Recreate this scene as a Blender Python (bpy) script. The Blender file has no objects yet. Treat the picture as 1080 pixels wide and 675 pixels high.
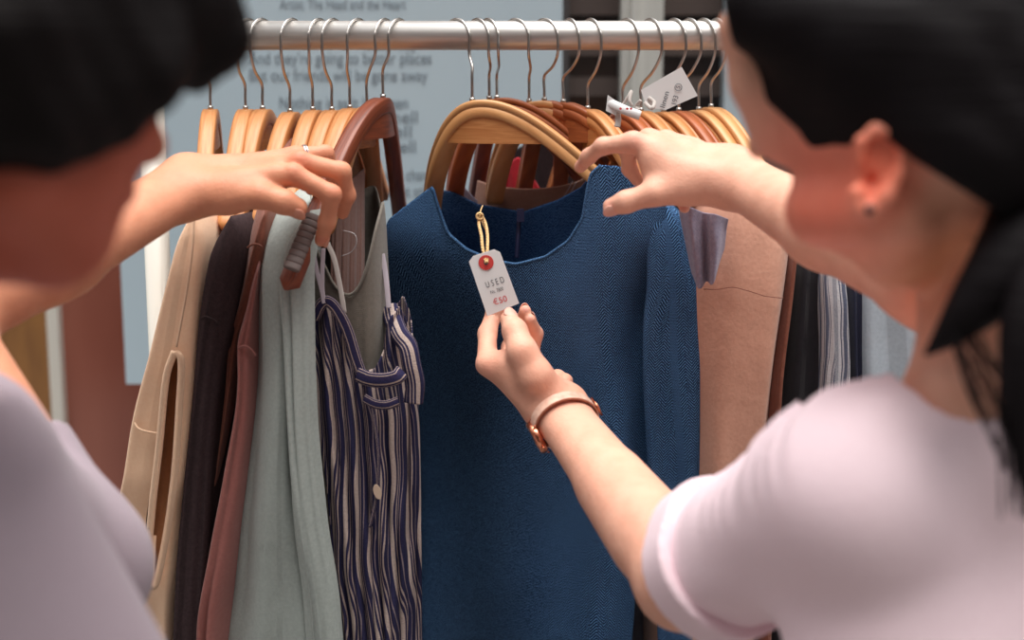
import bpy, math, random
import numpy as np
from mathutils import Vector, Matrix

random.seed(7)
sc = bpy.context.scene
COL = sc.collection

# ------------------------------------------------------------------ camera
F = 1500.0
PITCH = math.radians(10)
CAM = np.array([0.0, 0.0, 1.5])
cam_data = bpy.data.cameras.new('camera')
cam = bpy.data.objects.new('camera', cam_data)
COL.objects.link(cam)
cam.location = CAM
cam.rotation_euler = (math.radians(90) - PITCH, 0, 0)
cam_data.sensor_width = 36
cam_data.lens = 50
cam_data.clip_start = 0.02
cam_data.dof.use_dof = True
cam_data.dof.focus_distance = 1.64
cam_data.dof.aperture_fstop = 2.6
sc.camera = cam

# ------------------------------------------------------------------ light
sc.view_settings.view_transform = 'Standard'
sc.view_settings.look = 'None'
sc.view_settings.gamma = 1
sc.view_settings.use_curve_mapping = False
sc.view_settings.exposure = 0.0

world = bpy.data.worlds.new('soft_daylight')
sc.world = world
world.use_nodes = True
wn = world.node_tree.nodes
wl = world.node_tree.links
wbg = wn['Background']
wtc = wn.new('ShaderNodeTexCoord')
wsep = wn.new('ShaderNodeSeparateXYZ')
wmr = wn.new('ShaderNodeMapRange')
wl.new(wtc.outputs['Generated'], wsep.inputs[0])
wdot = wn.new('ShaderNodeVectorMath'); wdot.operation = 'DOT_PRODUCT'
wl.new(wtc.outputs['Generated'], wdot.inputs[0])
wdot.inputs[1].default_value = (0.12, 0.42, 0.90)      # open sky overhead and beyond the rail, buildings behind the lens
wl.new(wdot.outputs['Value'], wmr.inputs[0])
wmr.inputs[1].default_value = -0.02
wmr.inputs[2].default_value = 0.9
wmr.inputs[3].default_value = 0.09
wmr.inputs[4].default_value = 1.55
wcr = wn.new('ShaderNodeMix'); wcr.data_type = 'RGBA'
wl.new(wmr.outputs[0], wcr.inputs[0])
wcr.inputs[6].default_value = (1.0, 0.86, 0.84, 1)
wcr.inputs[7].default_value = (0.93, 0.97, 1.0, 1)
wl.new(wcr.outputs[2], wbg.inputs[0])
wl.new(wmr.outputs[0], wbg.inputs[1])

sun_data = bpy.data.lights.new('hazy_sun', 'SUN')
sun_data.energy = 5.2
sun_data.angle = math.radians(50)
sun_data.color = (1.0, 0.965, 0.92)
sun = bpy.data.objects.new('hazy_sun', sun_data)
COL.objects.link(sun)
_d = Vector((-0.06, 0.13, -1.0))           # travels left, a little away from the lens, down
sun.rotation_euler = _d.to_track_quat('-Z', 'Y').to_euler()

# ------------------------------------------------------------------ helpers
_fw = np.array([0, math.cos(PITCH), -math.sin(PITCH)])
_up = np.array([0, math.sin(PITCH), math.cos(PITCH)])
_rt = np.array([1.0, 0, 0])

def P(px, py, Y):
    """point of the place seen at photograph pixel (px,py) at world depth Y"""
    d = _fw + _rt * (px - 540.0) / F + _up * (337.5 - py) / F
    return CAM + d * (Y / d[1])

def lin(c):
    c = np.asarray(c, float) / 255.0
    return tuple(np.where(c <= 0.04045, c / 12.92, ((c + 0.055) / 1.055) ** 2.4)) + (1.0,)

def tag(o, label=None, cat=None, group=None, kind=None):
    if label: o['label'] = label
    if cat: o['category'] = cat
    if group: o['group'] = group
    if kind: o['kind'] = kind
    return o

def empty(name, loc, label=None, cat=None, group=None):
    o = bpy.data.objects.new(name, None)
    o.empty_display_size = 0.02
    COL.objects.link(o)
    o.location = [float(x) for x in loc]
    return tag(o, label, cat, group)

def link(name, me, mat=None, parent=None, smooth=True):
    o = bpy.data.objects.new(name, me)
    COL.objects.link(o)
    if mat is not None and not me.materials:
        me.materials.append(mat)
    if smooth and len(me.polygons):
        me.polygons.foreach_set('use_smooth', [True] * len(me.polygons))
    if parent is not None:
        o.parent = parent
        o.matrix_parent_inverse = Matrix.Translation(-Vector(parent.location)) if parent.parent is None else Matrix.Identity(4)
        if parent.parent is not None:
            o.matrix_parent_inverse = Matrix.Identity(4)
    return o

def mesh(name, v, f, mat=None, parent=None, smooth=True, uv=None):
    me = bpy.data.meshes.new(name)
    me.from_pydata([tuple(map(float, p)) for p in v], [], [tuple(map(int, q)) for q in f])
    me.update()
    if uv is not None:
        l = me.uv_layers.new(name='UVMap')
        idx = np.empty(len(me.loops), int)
        me.loops.foreach_get('vertex_index', idx)
        l.data.foreach_set('uv', np.asarray(uv, np.float32)[idx].ravel())
    return link(name, me, mat, parent, smooth)

class MB:
    def __init__(s): s.v = []; s.f = []; s.uv = []
    def add(s, v, f, uv=None):
        n = len(s.v)
        s.v += [tuple(map(float, p)) for p in v]
        s.f += [tuple(int(i) + n for i in q) for q in f]
        s.uv += [tuple(map(float, p)) for p in (uv if uv is not None else [(0, 0)] * len(v))]
    def build(s, name, mat=None, parent=None, smooth=True):
        return mesh(name, s.v, s.f, mat, parent, smooth, s.uv)
    def box(s, lo, hi):
        x0, y0, z0 = lo; x1, y1, z1 = hi
        s.add([(x0,y0,z0),(x1,y0,z0),(x1,y1,z0),(x0,y1,z0),(x0,y0,z1),(x1,y0,z1),(x1,y1,z1),(x0,y1,z1)],
              [(3,2,1,0),(4,5,6,7),(0,1,5,4),(1,2,6,5),(2,3,7,6),(3,0,4,7)])
        return s
    def tube(s, pts, r, n=12, caps=True, flat=None):
        """round (or flattened) tube along pts; r scalar or per point; flat=(normal, ratio)"""
        pts = np.asarray(pts, float); m = len(pts)
        r = np.broadcast_to(np.asarray(r, float), (m,))
        T = np.gradient(pts, axis=0); T /= np.linalg.norm(T, axis=1)[:, None] + 1e-12
        if flat is not None:
            A = np.asarray(flat[0], float)
            n1 = np.cross(T, A); n1 /= np.linalg.norm(n1, axis=1)[:, None] + 1e-12
            n2 = np.cross(T, n1)
            k = flat[1]
        else:
            ref = np.array([0.0, 0, 1]) if abs(T[0][2]) < 0.9 else np.array([1.0, 0, 0])
            n1 = np.zeros_like(T); a = np.cross(T[0], ref); a /= np.linalg.norm(a); n1[0] = a
            for i in range(1, m):
                a = n1[i-1] - T[i] * np.dot(n1[i-1], T[i]); n1[i] = a / (np.linalg.norm(a) + 1e-12)
            n2 = np.cross(T, n1); k = 1.0
        th = np.linspace(0, 2*math.pi, n, endpoint=False)
        ring = (n1[:, None, :] * np.cos(th)[None, :, None] + n2[:, None, :] * (k*np.sin(th))[None, :, None]) * r[:, None, None] + pts[:, None, :]
        v = ring.reshape(-1, 3); f = []
        L = np.concatenate([[0], np.cumsum(np.linalg.norm(np.diff(pts, axis=0), axis=1))])
        uv = [(j / n * 0.05, L[i]) for i in range(m) for j in range(n)]
        for i in range(m-1):
            for j in range(n):
                f.append((i*n+j, i*n+(j+1) % n, (i+1)*n+(j+1) % n, (i+1)*n+j))
        if caps:
            f.append(tuple(range(n-1, -1, -1))); f.append(tuple((m-1)*n+j for j in range(n)))
        s.add(v, f, uv)
        return s
    def bezcard(s, poly, t):
        """flat polygon (world points, in order) thickened by vector t"""
        n = len(poly); poly = np.asarray(poly, float)
        v = list(poly) + list(poly + np.asarray(t))
        f = [tuple(range(n)), tuple(range(2*n-1, n-1, -1))] + [(i, i+n, (i+1) % n + n, (i+1) % n) for i in range(n)]
        s.add(v, f)
        return s

def spline(pts, n=40):
    """Catmull-Rom through points"""
    p = np.asarray(pts, float)
    p = np.vstack([2*p[0]-p[1], p, 2*p[-1]-p[-2]])
    out = []
    m = len(p) - 3
    for t in np.linspace(0, m - 1e-9, n):
        i = int(t); u = t - i
        a, b, c, d = p[i:i+4]
        out.append(0.5*((2*b) + (-a+c)*u + (2*a-5*b+4*c-d)*u*u + (-a+3*b-3*c+d)*u**3))
    return np.array(out)

def sinterp(x, xs, ys):
    """smooth interpolation (monotone cubic-ish: linear then eased)"""
    xs = np.asarray(xs, float); ys = np.asarray(ys, float); x = np.asarray(x, float)
    if len(xs) < 3: return np.interp(x, xs, ys)
    h = np.diff(xs); d = np.diff(ys)/h
    m = np.zeros(len(xs)); m[0] = d[0]; m[-1] = d[-1]
    for i in range(1, len(xs)-1):
        m[i] = 0 if d[i-1]*d[i] <= 0 else 2*d[i-1]*d[i]/(d[i-1]+d[i])
    i = np.clip(np.searchsorted(xs, x) - 1, 0, len(xs)-2)
    t = np.clip((x - xs[i])/h[i], 0, 1)
    return (2*t**3-3*t**2+1)*ys[i] + (t**3-2*t**2+t)*h[i]*m[i] + (-2*t**3+3*t**2)*ys[i+1] + (t**3-t**2)*h[i]*m[i+1]

# ------------------------------------------------------------------ materials
def nt(m):
    return m.node_tree.nodes, m.node_tree.links

def base_mat(name, col, rough=0.6, metal=0.0, spec=0.5, **kw):
    m = bpy.data.materials.new(name); m.use_nodes = True
    b = m.node_tree.nodes['Principled BSDF']
    b.inputs['Base Color'].default_value = lin(col)
    b.inputs['Roughness'].default_value = rough
    b.inputs['Metallic'].default_value = metal
    b.inputs['Specular IOR Level'].default_value = spec
    for k, v in kw.items():
        b.inputs[k.replace('_', ' ')].default_value = v
    return m

def noise_mix(m, c1, c2, scale=(8, 8, 8), detail=4, coord='Object', lo=0.35, hi=0.65, bump=0.0, bscale=None):
    N, L = nt(m); b = N['Principled BSDF']
    tc = N.new('ShaderNodeTexCoord'); mp = N.new('ShaderNodeMapping'); mp.inputs['Scale'].default_value = scale
    nz = N.new('ShaderNodeTexNoise'); nz.inputs['Scale'].default_value = 1.0; nz.inputs['Detail'].default_value = detail
    L.new(tc.outputs[coord], mp.inputs[0]); L.new(mp.outputs[0], nz.inputs['Vector'])
    cr = N.new('ShaderNodeValToRGB'); cr.color_ramp.elements[0].position = lo; cr.color_ramp.elements[1].position = hi
    cr.color_ramp.elements[0].color = lin(c1); cr.color_ramp.elements[1].color = lin(c2)
    L.new(nz.outputs['Fac'], cr.inputs[0]); L.new(cr.outputs[0], b.inputs['Base Color'])
    if bump:
        bp = N.new('ShaderNodeBump'); bp.inputs['Strength'].default_value = bump; bp.inputs['Distance'].default_value = 0.002
        L.new(nz.outputs['Fac'], bp.inputs['Height']); L.new(bp.outputs[0], b.inputs['Normal'])
    return m

def math_node(N, L, op, a, b=None, c=None):
    n = N.new('ShaderNodeMath'); n.operation = op
    for i, x in enumerate((a, b, c)):
        if x is None: continue
        if isinstance(x, (int, float)): n.inputs[i].default_value = x
        else: L.new(x, n.inputs[i])
    return n.outputs[0]

def cloth(name, c1, c2=None, weave=900, rough=0.9, bump=0.35, wrinkle=0.5, sheen=0.15, wr_scale=14):
    """woven cloth: slight two-tone mottling, thread bump from UV (metres) and creases"""
    if c2 is None: c2 = tuple(max(0, x-14) for x in c1)
    m = base_mat(name, c1, rough, 0, 0.2)
    N, L = nt(m); b = N['Principled BSDF']
    b.inputs['Sheen Weight'].default_value = sheen
    tc = N.new('ShaderNodeTexCoord'); sp = N.new('ShaderNodeSeparateXYZ'); L.new(tc.outputs['UV'], sp.inputs[0])
    u, v = sp.outputs[0], sp.outputs[1]
    su = math_node(N, L, 'SINE', math_node(N, L, 'MULTIPLY', u, weave*math.pi))
    sv = math_node(N, L, 'SINE', math_node(N, L, 'MULTIPLY', v, weave*math.pi))
    w = math_node(N, L, 'MULTIPLY', su, sv)
    nz = N.new('ShaderNodeTexNoise'); nz.inputs['Scale'].default_value = 260; nz.inputs['Detail'].default_value = 3
    L.new(tc.outputs['Object'], nz.inputs['Vector'])
    n2 = N.new('ShaderNodeTexNoise'); n2.inputs['Scale'].default_value = wr_scale; n2.inputs['Detail'].default_value = 5
    n2.inputs['Distortion'].default_value = 0.0
    L.new(tc.outputs['Object'], n2.inputs['Vector'])
    mx = N.new('ShaderNodeMix'); mx.data_type = 'RGBA'
    L.new(nz.outputs['Fac'], mx.inputs[0]); mx.inputs[6].default_value = lin(c2); mx.inputs[7].default_value = lin(c1)
    L.new(mx.outputs[2], b.inputs['Base Color'])
    h = math_node(N, L, 'ADD', math_node(N, L, 'MULTIPLY', w, 0.0002), math_node(N, L, 'MULTIPLY', nz.outputs['Fac'], 0.0006))
    h = math_node(N, L, 'ADD', h, math_node(N, L, 'MULTIPLY', n2.outputs['Fac'], 0.012*wrinkle))
    bp = N.new('ShaderNodeBump'); bp.inputs['Strength'].default_value = bump*2; bp.inputs['Distance'].default_value = 1.0
    L.new(h, bp.inputs['Height']); L.new(bp.outputs[0], b.inputs['Normal'])
    return m

def herringbone(name, base, thread, col_w=0.0155, pitch=0.0037):
    m = base_mat(name, base, 0.95, 0, 0.04)
    N, L = nt(m); b = N['Principled BSDF']
    tc = N.new('ShaderNodeTexCoord'); sp = N.new('ShaderNodeSeparateXYZ'); L.new(tc.outputs['UV'], sp.inputs[0])
    u, v = sp.outputs[0], sp.outputs[1]
    wob = N.new('ShaderNodeTexNoise'); wob.inputs['Scale'].default_value = 120; wob.inputs['Detail'].default_value = 2
    L.new(tc.outputs['UV'], wob.inputs['Vector'])
    cu = math_node(N, L, 'DIVIDE', u, col_w)
    fr = math_node(N, L, 'FRACT', cu)
    tri = math_node(N, L, 'ABSOLUTE', math_node(N, L, 'SUBTRACT', fr, 0.5))     # 0..0.5
    vv = math_node(N, L, 'ADD', v, math_node(N, L, 'MULTIPLY', tri, col_w*1.15))
    vv = math_node(N, L, 'ADD', vv, math_node(N, L, 'MULTIPLY', wob.outputs['Fac'], 0.0008))
    s = math_node(N, L, 'FRACT', math_node(N, L, 'DIVIDE', vv, pitch))
    s = math_node(N, L, 'ABSOLUTE', math_node(N, L, 'SUBTRACT', s, 0.5))        # 0..0.5
    mr = N.new('ShaderNodeMapRange'); mr.inputs[1].default_value = 0.22; mr.inputs[2].default_value = 0.36
    L.new(s, mr.inputs[0])
    nz = N.new('ShaderNodeTexNoise'); nz.inputs['Scale'].default_value = 520; nz.inputs['Detail'].default_value = 1
    L.new(tc.outputs['UV'], nz.inputs['Vector'])
    mr2 = N.new('ShaderNodeMapRange'); mr2.inputs[1].default_value = 0.32; mr2.inputs[2].default_value = 0.56
    L.new(nz.outputs['Fac'], mr2.inputs[0])
    fac = math_node(N, L, 'MULTIPLY', mr.outputs[0], mr2.outputs[0])
    mx = N.new('ShaderNodeMix'); mx.data_type = 'RGBA'
    L.new(fac, mx.inputs[0]); mx.inputs[6].default_value = lin(base); mx.inputs[7].default_value = lin(thread)
    L.new(mx.outputs[2], b.inputs['Base Color'])
    bp = N.new('ShaderNodeBump'); bp.inputs['Strength'].default_value = 0.22; bp.inputs['Distance'].default_value = 0.0006
    L.new(s, bp.inputs['Height']); L.new(bp.outputs[0], b.inputs['Normal'])
    return m

def striped(name, stops, period, warp=0.0, ang=0.0, rough=0.9, nscale=26):
    """stripes across UV.u with the given (position, colour) bands, constant ramp"""
    m = base_mat(name, stops[0][1], rough, 0, 0.15)
    N, L = nt(m); b = N['Principled BSDF']
    tc = N.new('ShaderNodeTexCoord'); mp = N.new('ShaderNodeMapping'); mp.inputs['Rotation'].default_value = (0, 0, ang)
    L.new(tc.outputs['UV'], mp.inputs[0])
    sp = N.new('ShaderNodeSeparateXYZ'); L.new(mp.outputs[0], sp.inputs[0])
    u = sp.outputs[0]
    nz = N.new('ShaderNodeTexNoise'); nz.inputs['Scale'].default_value = nscale; nz.inputs['Detail'].default_value = 2
    L.new(tc.outputs['UV'], nz.inputs['Vector'])
    if warp:
        u = math_node(N, L, 'ADD', u, math_node(N, L, 'MULTIPLY', nz.outputs['Fac'], warp))
    fr = math_node(N, L, 'FRACT', math_node(N, L, 'DIVIDE', u, period))
    cr = N.new('ShaderNodeValToRGB'); cr.color_ramp.interpolation = 'CONSTANT'
    e = cr.color_ramp.elements
    e[0].position = stops[0][0]; e[0].color = lin(stops[0][1])
    e[1].position = stops[1][0]; e[1].color = lin(stops[1][1])
    for p, c in stops[2:]:
        k = e.new(p); k.color = lin(c)
    L.new(fr, cr.inputs[0])
    n3 = N.new('ShaderNodeTexNoise'); n3.inputs['Scale'].default_value = 500; L.new(tc.outputs['UV'], n3.inputs['Vector'])
    hs = N.new('ShaderNodeHueSaturation'); L.new(cr.outputs[0], hs.inputs['Color'])
    L.new(math_node(N, L, 'ADD', math_node(N, L, 'MULTIPLY', n3.outputs['Fac'], 0.6), 0.7), hs.inputs['Value'])
    L.new(hs.outputs[0], b.inputs['Base Color'])
    bp = N.new('ShaderNodeBump'); bp.inputs['Strength'].default_value = 0.6; bp.inputs['Distance'].default_value = 0.0015
    L.new(n3.outputs['Fac'], bp.inputs['Height']); L.new(bp.outputs[0], b.inputs['Normal'])
    return m

def wood(name, c1, c2, rough=0.48):
    m = base_mat(name, c1, rough, 0, 0.5)
    N, L = nt(m); b = N['Principled BSDF']; b.inputs['Coat Weight'].default_value = 0.08; b.inputs['Coat Roughness'].default_value = 0.25
    tc = N.new('ShaderNodeTexCoord'); mp = N.new('ShaderNodeMapping'); mp.inputs['Scale'].default_value = (8, 8, 60)
    L.new(tc.outputs['UV'], mp.inputs[0])
    mp.inputs['Scale'].default_value = (220, 14, 1)
    nz = N.new('ShaderNodeTexNoise'); nz.inputs['Scale'].default_value = 1; nz.inputs['Detail'].default_value = 5; nz.inputs['Distortion'].default_value = 1.2
    L.new(mp.outputs[0], nz.inputs['Vector'])
    cr = N.new('ShaderNodeValToRGB'); cr.color_ramp.elements[0].position = 0.3; cr.color_ramp.elements[1].position = 0.7
    cr.color_ramp.elements[0].color = lin(c2); cr.color_ramp.elements[1].color = lin(c1)
    L.new(nz.outputs['Fac'], cr.inputs[0]); L.new(cr.outputs[0], b.inputs['Base Color'])
    return m

def skin_mat(name, c):
    m = base_mat(name, c, 0.5, 0, 0.35)
    N, L = nt(m); b = N['Principled BSDF']
    b.inputs['Subsurface Weight'].default_value = 0.09
    b.inputs['Subsurface Radius'].default_value = (1.0, 0.35, 0.2)
    b.inputs['Subsurface Scale'].default_value = 0.012
    at = N.new('ShaderNodeAttribute'); at.attribute_name = 'tint'
    tc = N.new('ShaderNodeTexCoord')
    nz = N.new('ShaderNodeTexNoise'); nz.inputs['Scale'].default_value = 38; nz.inputs['Detail'].default_value = 4
    L.new(tc.outputs['Object'], nz.inputs['Vector'])
    mx = N.new('ShaderNodeMix'); mx.data_type = 'RGBA'; mx.blend_type = 'MULTIPLY'
    mx.inputs[0].default_value = 0.35
    cr = N.new('ShaderNodeValToRGB'); cr.color_ramp.elements[0].position = 0.35; cr.color_ramp.elements[1].position = 0.6
    cr.color_ramp.elements[0].color = (0.80, 0.66, 0.62, 1); cr.color_ramp.elements[1].color = (1, 1, 1, 1)
    L.new(nz.outputs['Fac'], cr.inputs[0])
    L.new(at.outputs['Color'], mx.inputs[6]); L.new(cr.outputs[0], mx.inputs[7])
    L.new(mx.outputs[2], b.inputs['Base Color'])
    n2 = N.new('ShaderNodeTexNoise'); n2.inputs['Scale'].default_value = 420; n2.inputs['Detail'].default_value = 3
    L.new(tc.outputs['Object'], n2.inputs['Vector'])
    bp = N.new('ShaderNodeBump'); bp.inputs['Strength'].default_value = 0.5; bp.inputs['Distance'].default_value = 0.0007
    n3 = N.new('ShaderNodeTexNoise'); n3.inputs['Scale'].default_value = 75; n3.inputs['Detail'].default_value = 4
    L.new(tc.outputs['Object'], n3.inputs['Vector'])
    hh = math_node(N, L, 'ADD', n2.outputs['Fac'], math_node(N, L, 'MULTIPLY', n3.outputs['Fac'], 2.2))
    L.new(hh, bp.inputs['Height']); L.new(bp.outputs[0], b.inputs['Normal'])
    return m

M = {}
M['steel'] = base_mat('brushed_steel', (196, 190, 184), 0.3, 1.0)
M['rail'] = noise_mix(base_mat('satin_rail', (214, 210, 205), 0.45, 0.75), (196, 190, 186), (222, 218, 213), (6, 90, 90), 3)
M['post'] = base_mat('white_enamel', (226, 222, 212), 0.35)
M['wood_light'] = wood('light_lacquered_wood', (210, 146, 90), (186, 118, 66))
M['wood_edge'] = wood('pale_wood', (220, 164, 108), (202, 142, 88))
M['wood_mid'] = wood('honey_wood', (214, 148, 92), (186, 118, 68))
M['wood_dark'] = wood('reddish_brown_wood', (140, 70, 42), (100, 44, 26))
M['wood_red'] = wood('amber_stained_wood', (184, 102, 54), (146, 72, 36))
M['navy'] = herringbone('navy_herringbone', (4, 19, 48), (112, 158, 208))
M['navy_in'] = herringbone('navy_herringbone_inside', (15, 38, 76), (84, 120, 164))
M['cream'] = cloth('cream_cotton', (255, 218, 186), (246, 202, 166), wrinkle=0.5)
M['cream_shaded'] = cloth('shaded_cream_cotton_inside', (214, 150, 104), (196, 130, 86))  # cream made darker and warmer: shade inside the armhole as colour
M['dkbrown'] = cloth('dark_brown_wool', (74, 58, 60), (38, 28, 30), weave=500, wrinkle=0.2, sheen=0.0)
M['rust'] = cloth('rust_brown_cloth', (150, 94, 76), (122, 72, 58))
M['pink'] = cloth('dusty_pink_cloth', (172, 112, 104), (150, 92, 86))
M['cyan'] = cloth('pale_blue_green_linen', (178, 186, 180), (148, 156, 152), wrinkle=0.5)
M['olive'] = cloth('grey_olive_jersey', (126, 118, 108), (102, 96, 88))
M['taupe'] = cloth('taupe_lining', (176, 138, 122), (160, 120, 104), wrinkle=0.25)
M['mauve_in'] = cloth('brown_mauve_cloth', (140, 104, 94), (120, 86, 78))
M['blush'] = cloth('blush_beige_cotton', (210, 160, 138), (190, 138, 116), weave=0, wrinkle=1.0, wr_scale=9, bump=0.25)
M['black'] = cloth('black_cloth', (42, 38, 44), (22, 20, 24), wrinkle=0.3)
M['navyplain'] = cloth('plain_navy_cloth', (46, 48, 70), (34, 36, 54), wrinkle=0.3)
M['ltblue'] = cloth('light_blue_linen', (186, 196, 204), (158, 168, 178), wrinkle=0.4)
M['greyc'] = cloth('grey_linen', (112, 112, 122), (88, 88, 98), wrinkle=0.4)
M['lav'] = cloth('grey_lavender_linen', (172, 164, 182), (128, 120, 142), weave=500, wrinkle=0.4)
M['red'] = cloth('crimson_cloth', (190, 44, 58), (160, 30, 44), wrinkle=0.4)
M['darkcloth'] = cloth('dark_purple_cloth', (44, 30, 34), (28, 18, 22))
M['stripe'] = striped('navy_cream_stripe', [(0, (42, 40, 68)), (0.26, (176, 158, 150)), (0.47, (42, 40, 68)), (0.57, (158, 140, 134)), (0.63, (46, 42, 68)), (0.73, (158, 140, 134)), (0.79, (40, 38, 64)), (0.95, (120, 106, 110))], 0.0185, warp=0.035, nscale=5)
M['ticking'] = striped('grey_white_ticking', [(0, (186, 184, 188)), (0.3, (84, 88, 104)), (0.38, (178, 176, 182)), (0.5, (92, 98, 116)), (0.78, (182, 180, 184)), (0.86, (84, 88, 104)), (0.92, (186, 184, 188))], 0.016, warp=0.004)
M['paper'] = base_mat('white_card', (228, 230, 230), 0.7)
M['ink'] = base_mat('dark_ink', (98, 100, 106), 0.8)
M['redink'] = base_mat('red_ink', (214, 78, 84), 0.8)
M['eyelet'] = base_mat('red_paper_ring', (206, 66, 62), 0.7)
M['twine'] = noise_mix(base_mat('jute_twine', (216, 176, 120), 0.9), (190, 146, 92), (234, 200, 146), (600, 600, 600), 3, bump=0.8)
M['ribbon'] = base_mat('white_satin_ribbon', (176, 166, 174), 0.5)
M['label'] = base_mat('woven_label', (190, 182, 176), 0.8)
M['rubber'] = base_mat('brown_grey_rubber', (104, 90, 86), 0.6)
M['rose'] = base_mat('rose_gold', (232, 150, 118), 0.22, 1.0)
M['silver'] = base_mat('silver', (214, 214, 216), 0.2, 1.0)
M['leather'] = noise_mix(base_mat('blush_leather', (220, 176, 156), 0.5), (206, 158, 138), (226, 186, 166), (120, 120, 120), 3, bump=0.3)
M['leather_edge'] = base_mat('tan_leather_edge', (176, 108, 80), 0.6)
M['dial'] = base_mat('brown_dial', (120, 84, 84), 0.25)
M['glass'] = base_mat('clear_glass', (255, 255, 255), 0.03, 0, 0.5, Transmission_Weight=1.0, IOR=1.45)
M['button'] = base_mat('shell_button', (190, 166, 146), 0.3)
M['clear'] = base_mat('clear_nylon', (220, 210, 210), 0.2, 0, 0.6, Transmission_Weight=0.5)
M['zip'] = base_mat('navy_zip', (26, 28, 60), 0.5)
M['poster'] = noise_mix(base_mat('grey_blue_board', (190, 210, 221), 0.6), (187, 207, 218), (194, 213, 223), (2, 2, 2), 2)
M['print'] = base_mat('grey_lettering', (120, 134, 145), 0.7)
M['skin1'] = skin_mat('tanned_skin', (205, 128, 94))
M['skin2'] = skin_mat('fair_skin', (230, 178, 152))
M['tee_pink'] = cloth('pale_pink_jersey', (248, 224, 230), (242, 214, 222), weave=0, wrinkle=0.10, wr_scale=9)
M['tee_grey'] = cloth('pale_mauve_white_jersey', (156, 140, 148), (147, 132, 140), weave=0, wrinkle=0.10, wr_scale=9)
M['trousers'] = cloth('dark_denim', (46, 52, 70), (36, 42, 58))
M['shoe'] = base_mat('black_shoe_leather', (30, 28, 28), 0.4)

def hair_mat(name, c):
    m = base_mat(name, c, 0.6, 0, 0.10)
    N, L = nt(m); b = N['Principled BSDF']
    tc = N.new('ShaderNodeTexCoord'); mp = N.new('ShaderNodeMapping'); mp.inputs['Scale'].default_value = (14, 14, 240)
    mp.inputs['Rotation'].default_value = (0.2, 0.6, 0)
    L.new(tc.outputs['Object'], mp.inputs[0])
    nz = N.new('ShaderNodeTexNoise'); nz.inputs['Scale'].default_value = 1; nz.inputs['Detail'].default_value = 4
    L.new(mp.outputs[0], nz.inputs['Vector'])
    bp = N.new('ShaderNodeBump'); bp.inputs['Strength'].default_value = 0.5; bp.inputs['Distance'].default_value = 0.003
    L.new(nz.outputs['Fac'], bp.inputs['Height']); L.new(bp.outputs[0], b.inputs['Normal'])
    return m
M['hair1'] = hair_mat('black_hair', (17, 12, 12))
M['hair2'] = hair_mat('dark_brown_black_hair', (20, 16, 18))

# ------------------------------------------------------------------ implicit surfaces (one continuous body)
class RC:   # round cone
    def __init__(s, a, b, ra, rb, k=None):
        s.a = np.asarray(a, float); s.b = np.asarray(b, float); s.ra = ra; s.rb = rb; s.k = k
        s.c = (s.a+s.b)/2; s.R = np.linalg.norm(s.a-s.b)/2 + max(ra, rb)
    def d(s, p):
        ab = s.b - s.a; L = np.dot(ab, ab) + 1e-12
        t = np.clip((p - s.a) @ ab / L, 0, 1)
        q = s.a + t[:, None]*ab
        return np.sqrt(((p - q)**2).sum(1)) - (s.ra + (s.rb - s.ra)*t)

class EL:   # oriented ellipsoid
    def __init__(s, c, r, axes=None, k=None):
        s.c = np.asarray(c, float); s.r = np.asarray(r, float); s.k = k
        s.A = np.eye(3) if axes is None else np.asarray(axes, float)   # rows = local axes
        s.R = max(r)
    def d(s, p):
        q = (p - s.c) @ s.A.T
        k0 = np.sqrt(((q/s.r)**2).sum(1)); k1 = np.sqrt(((q/(s.r**2))**2).sum(1)) + 1e-9
        return k0*(k0-1)/k1

def smin(a, b, k):
    if k <= 0: return np.minimum(a, b)
    h = np.maximum(k - np.abs(a-b), 0)/k
    return np.minimum(a, b) - h*h*k*0.25

class Shape:
    """core prims blended; branches blended to the core but only touching each other; cuts carve softly"""
    def __init__(s, core, branches=(), k=0.02, kb=0.012, cuts=(), post=None):
        s.core = core; s.br = list(branches); s.k = k; s.kb = kb; s.cuts = list(cuts); s.post = post
    def ev(s, p, near=None):
        def ok(x): return near is None or np.linalg.norm(x.c-near[0]) - x.R - near[1] < 0.05
        def fold(lst, k):
            d = None
            for x in lst:
                if not ok(x): continue
                e = x.d(p)
                d = e if d is None else smin(d, e, x.k if x.k is not None else k)
            return d
        big = np.full(len(p), 0.2)
        c = fold(s.core, s.k)
        out = c
        for b in s.br:
            kk = s.kb; lst = b
            if isinstance(b, tuple): kk, lst = b
            e = fold(lst, 0.006)
            if e is None: continue
            f = e if c is None else smin(c, e, kk)
            out = f if out is None else np.minimum(out, f)
        if out is None: return big
        for x, depth in s.cuts:          # carve with soft edge
            if ok(x):
                e = x.d(p)
                out = -smin(-out, e, depth)
        if s.post is not None: out = s.post(p, out)
        return out

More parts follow.
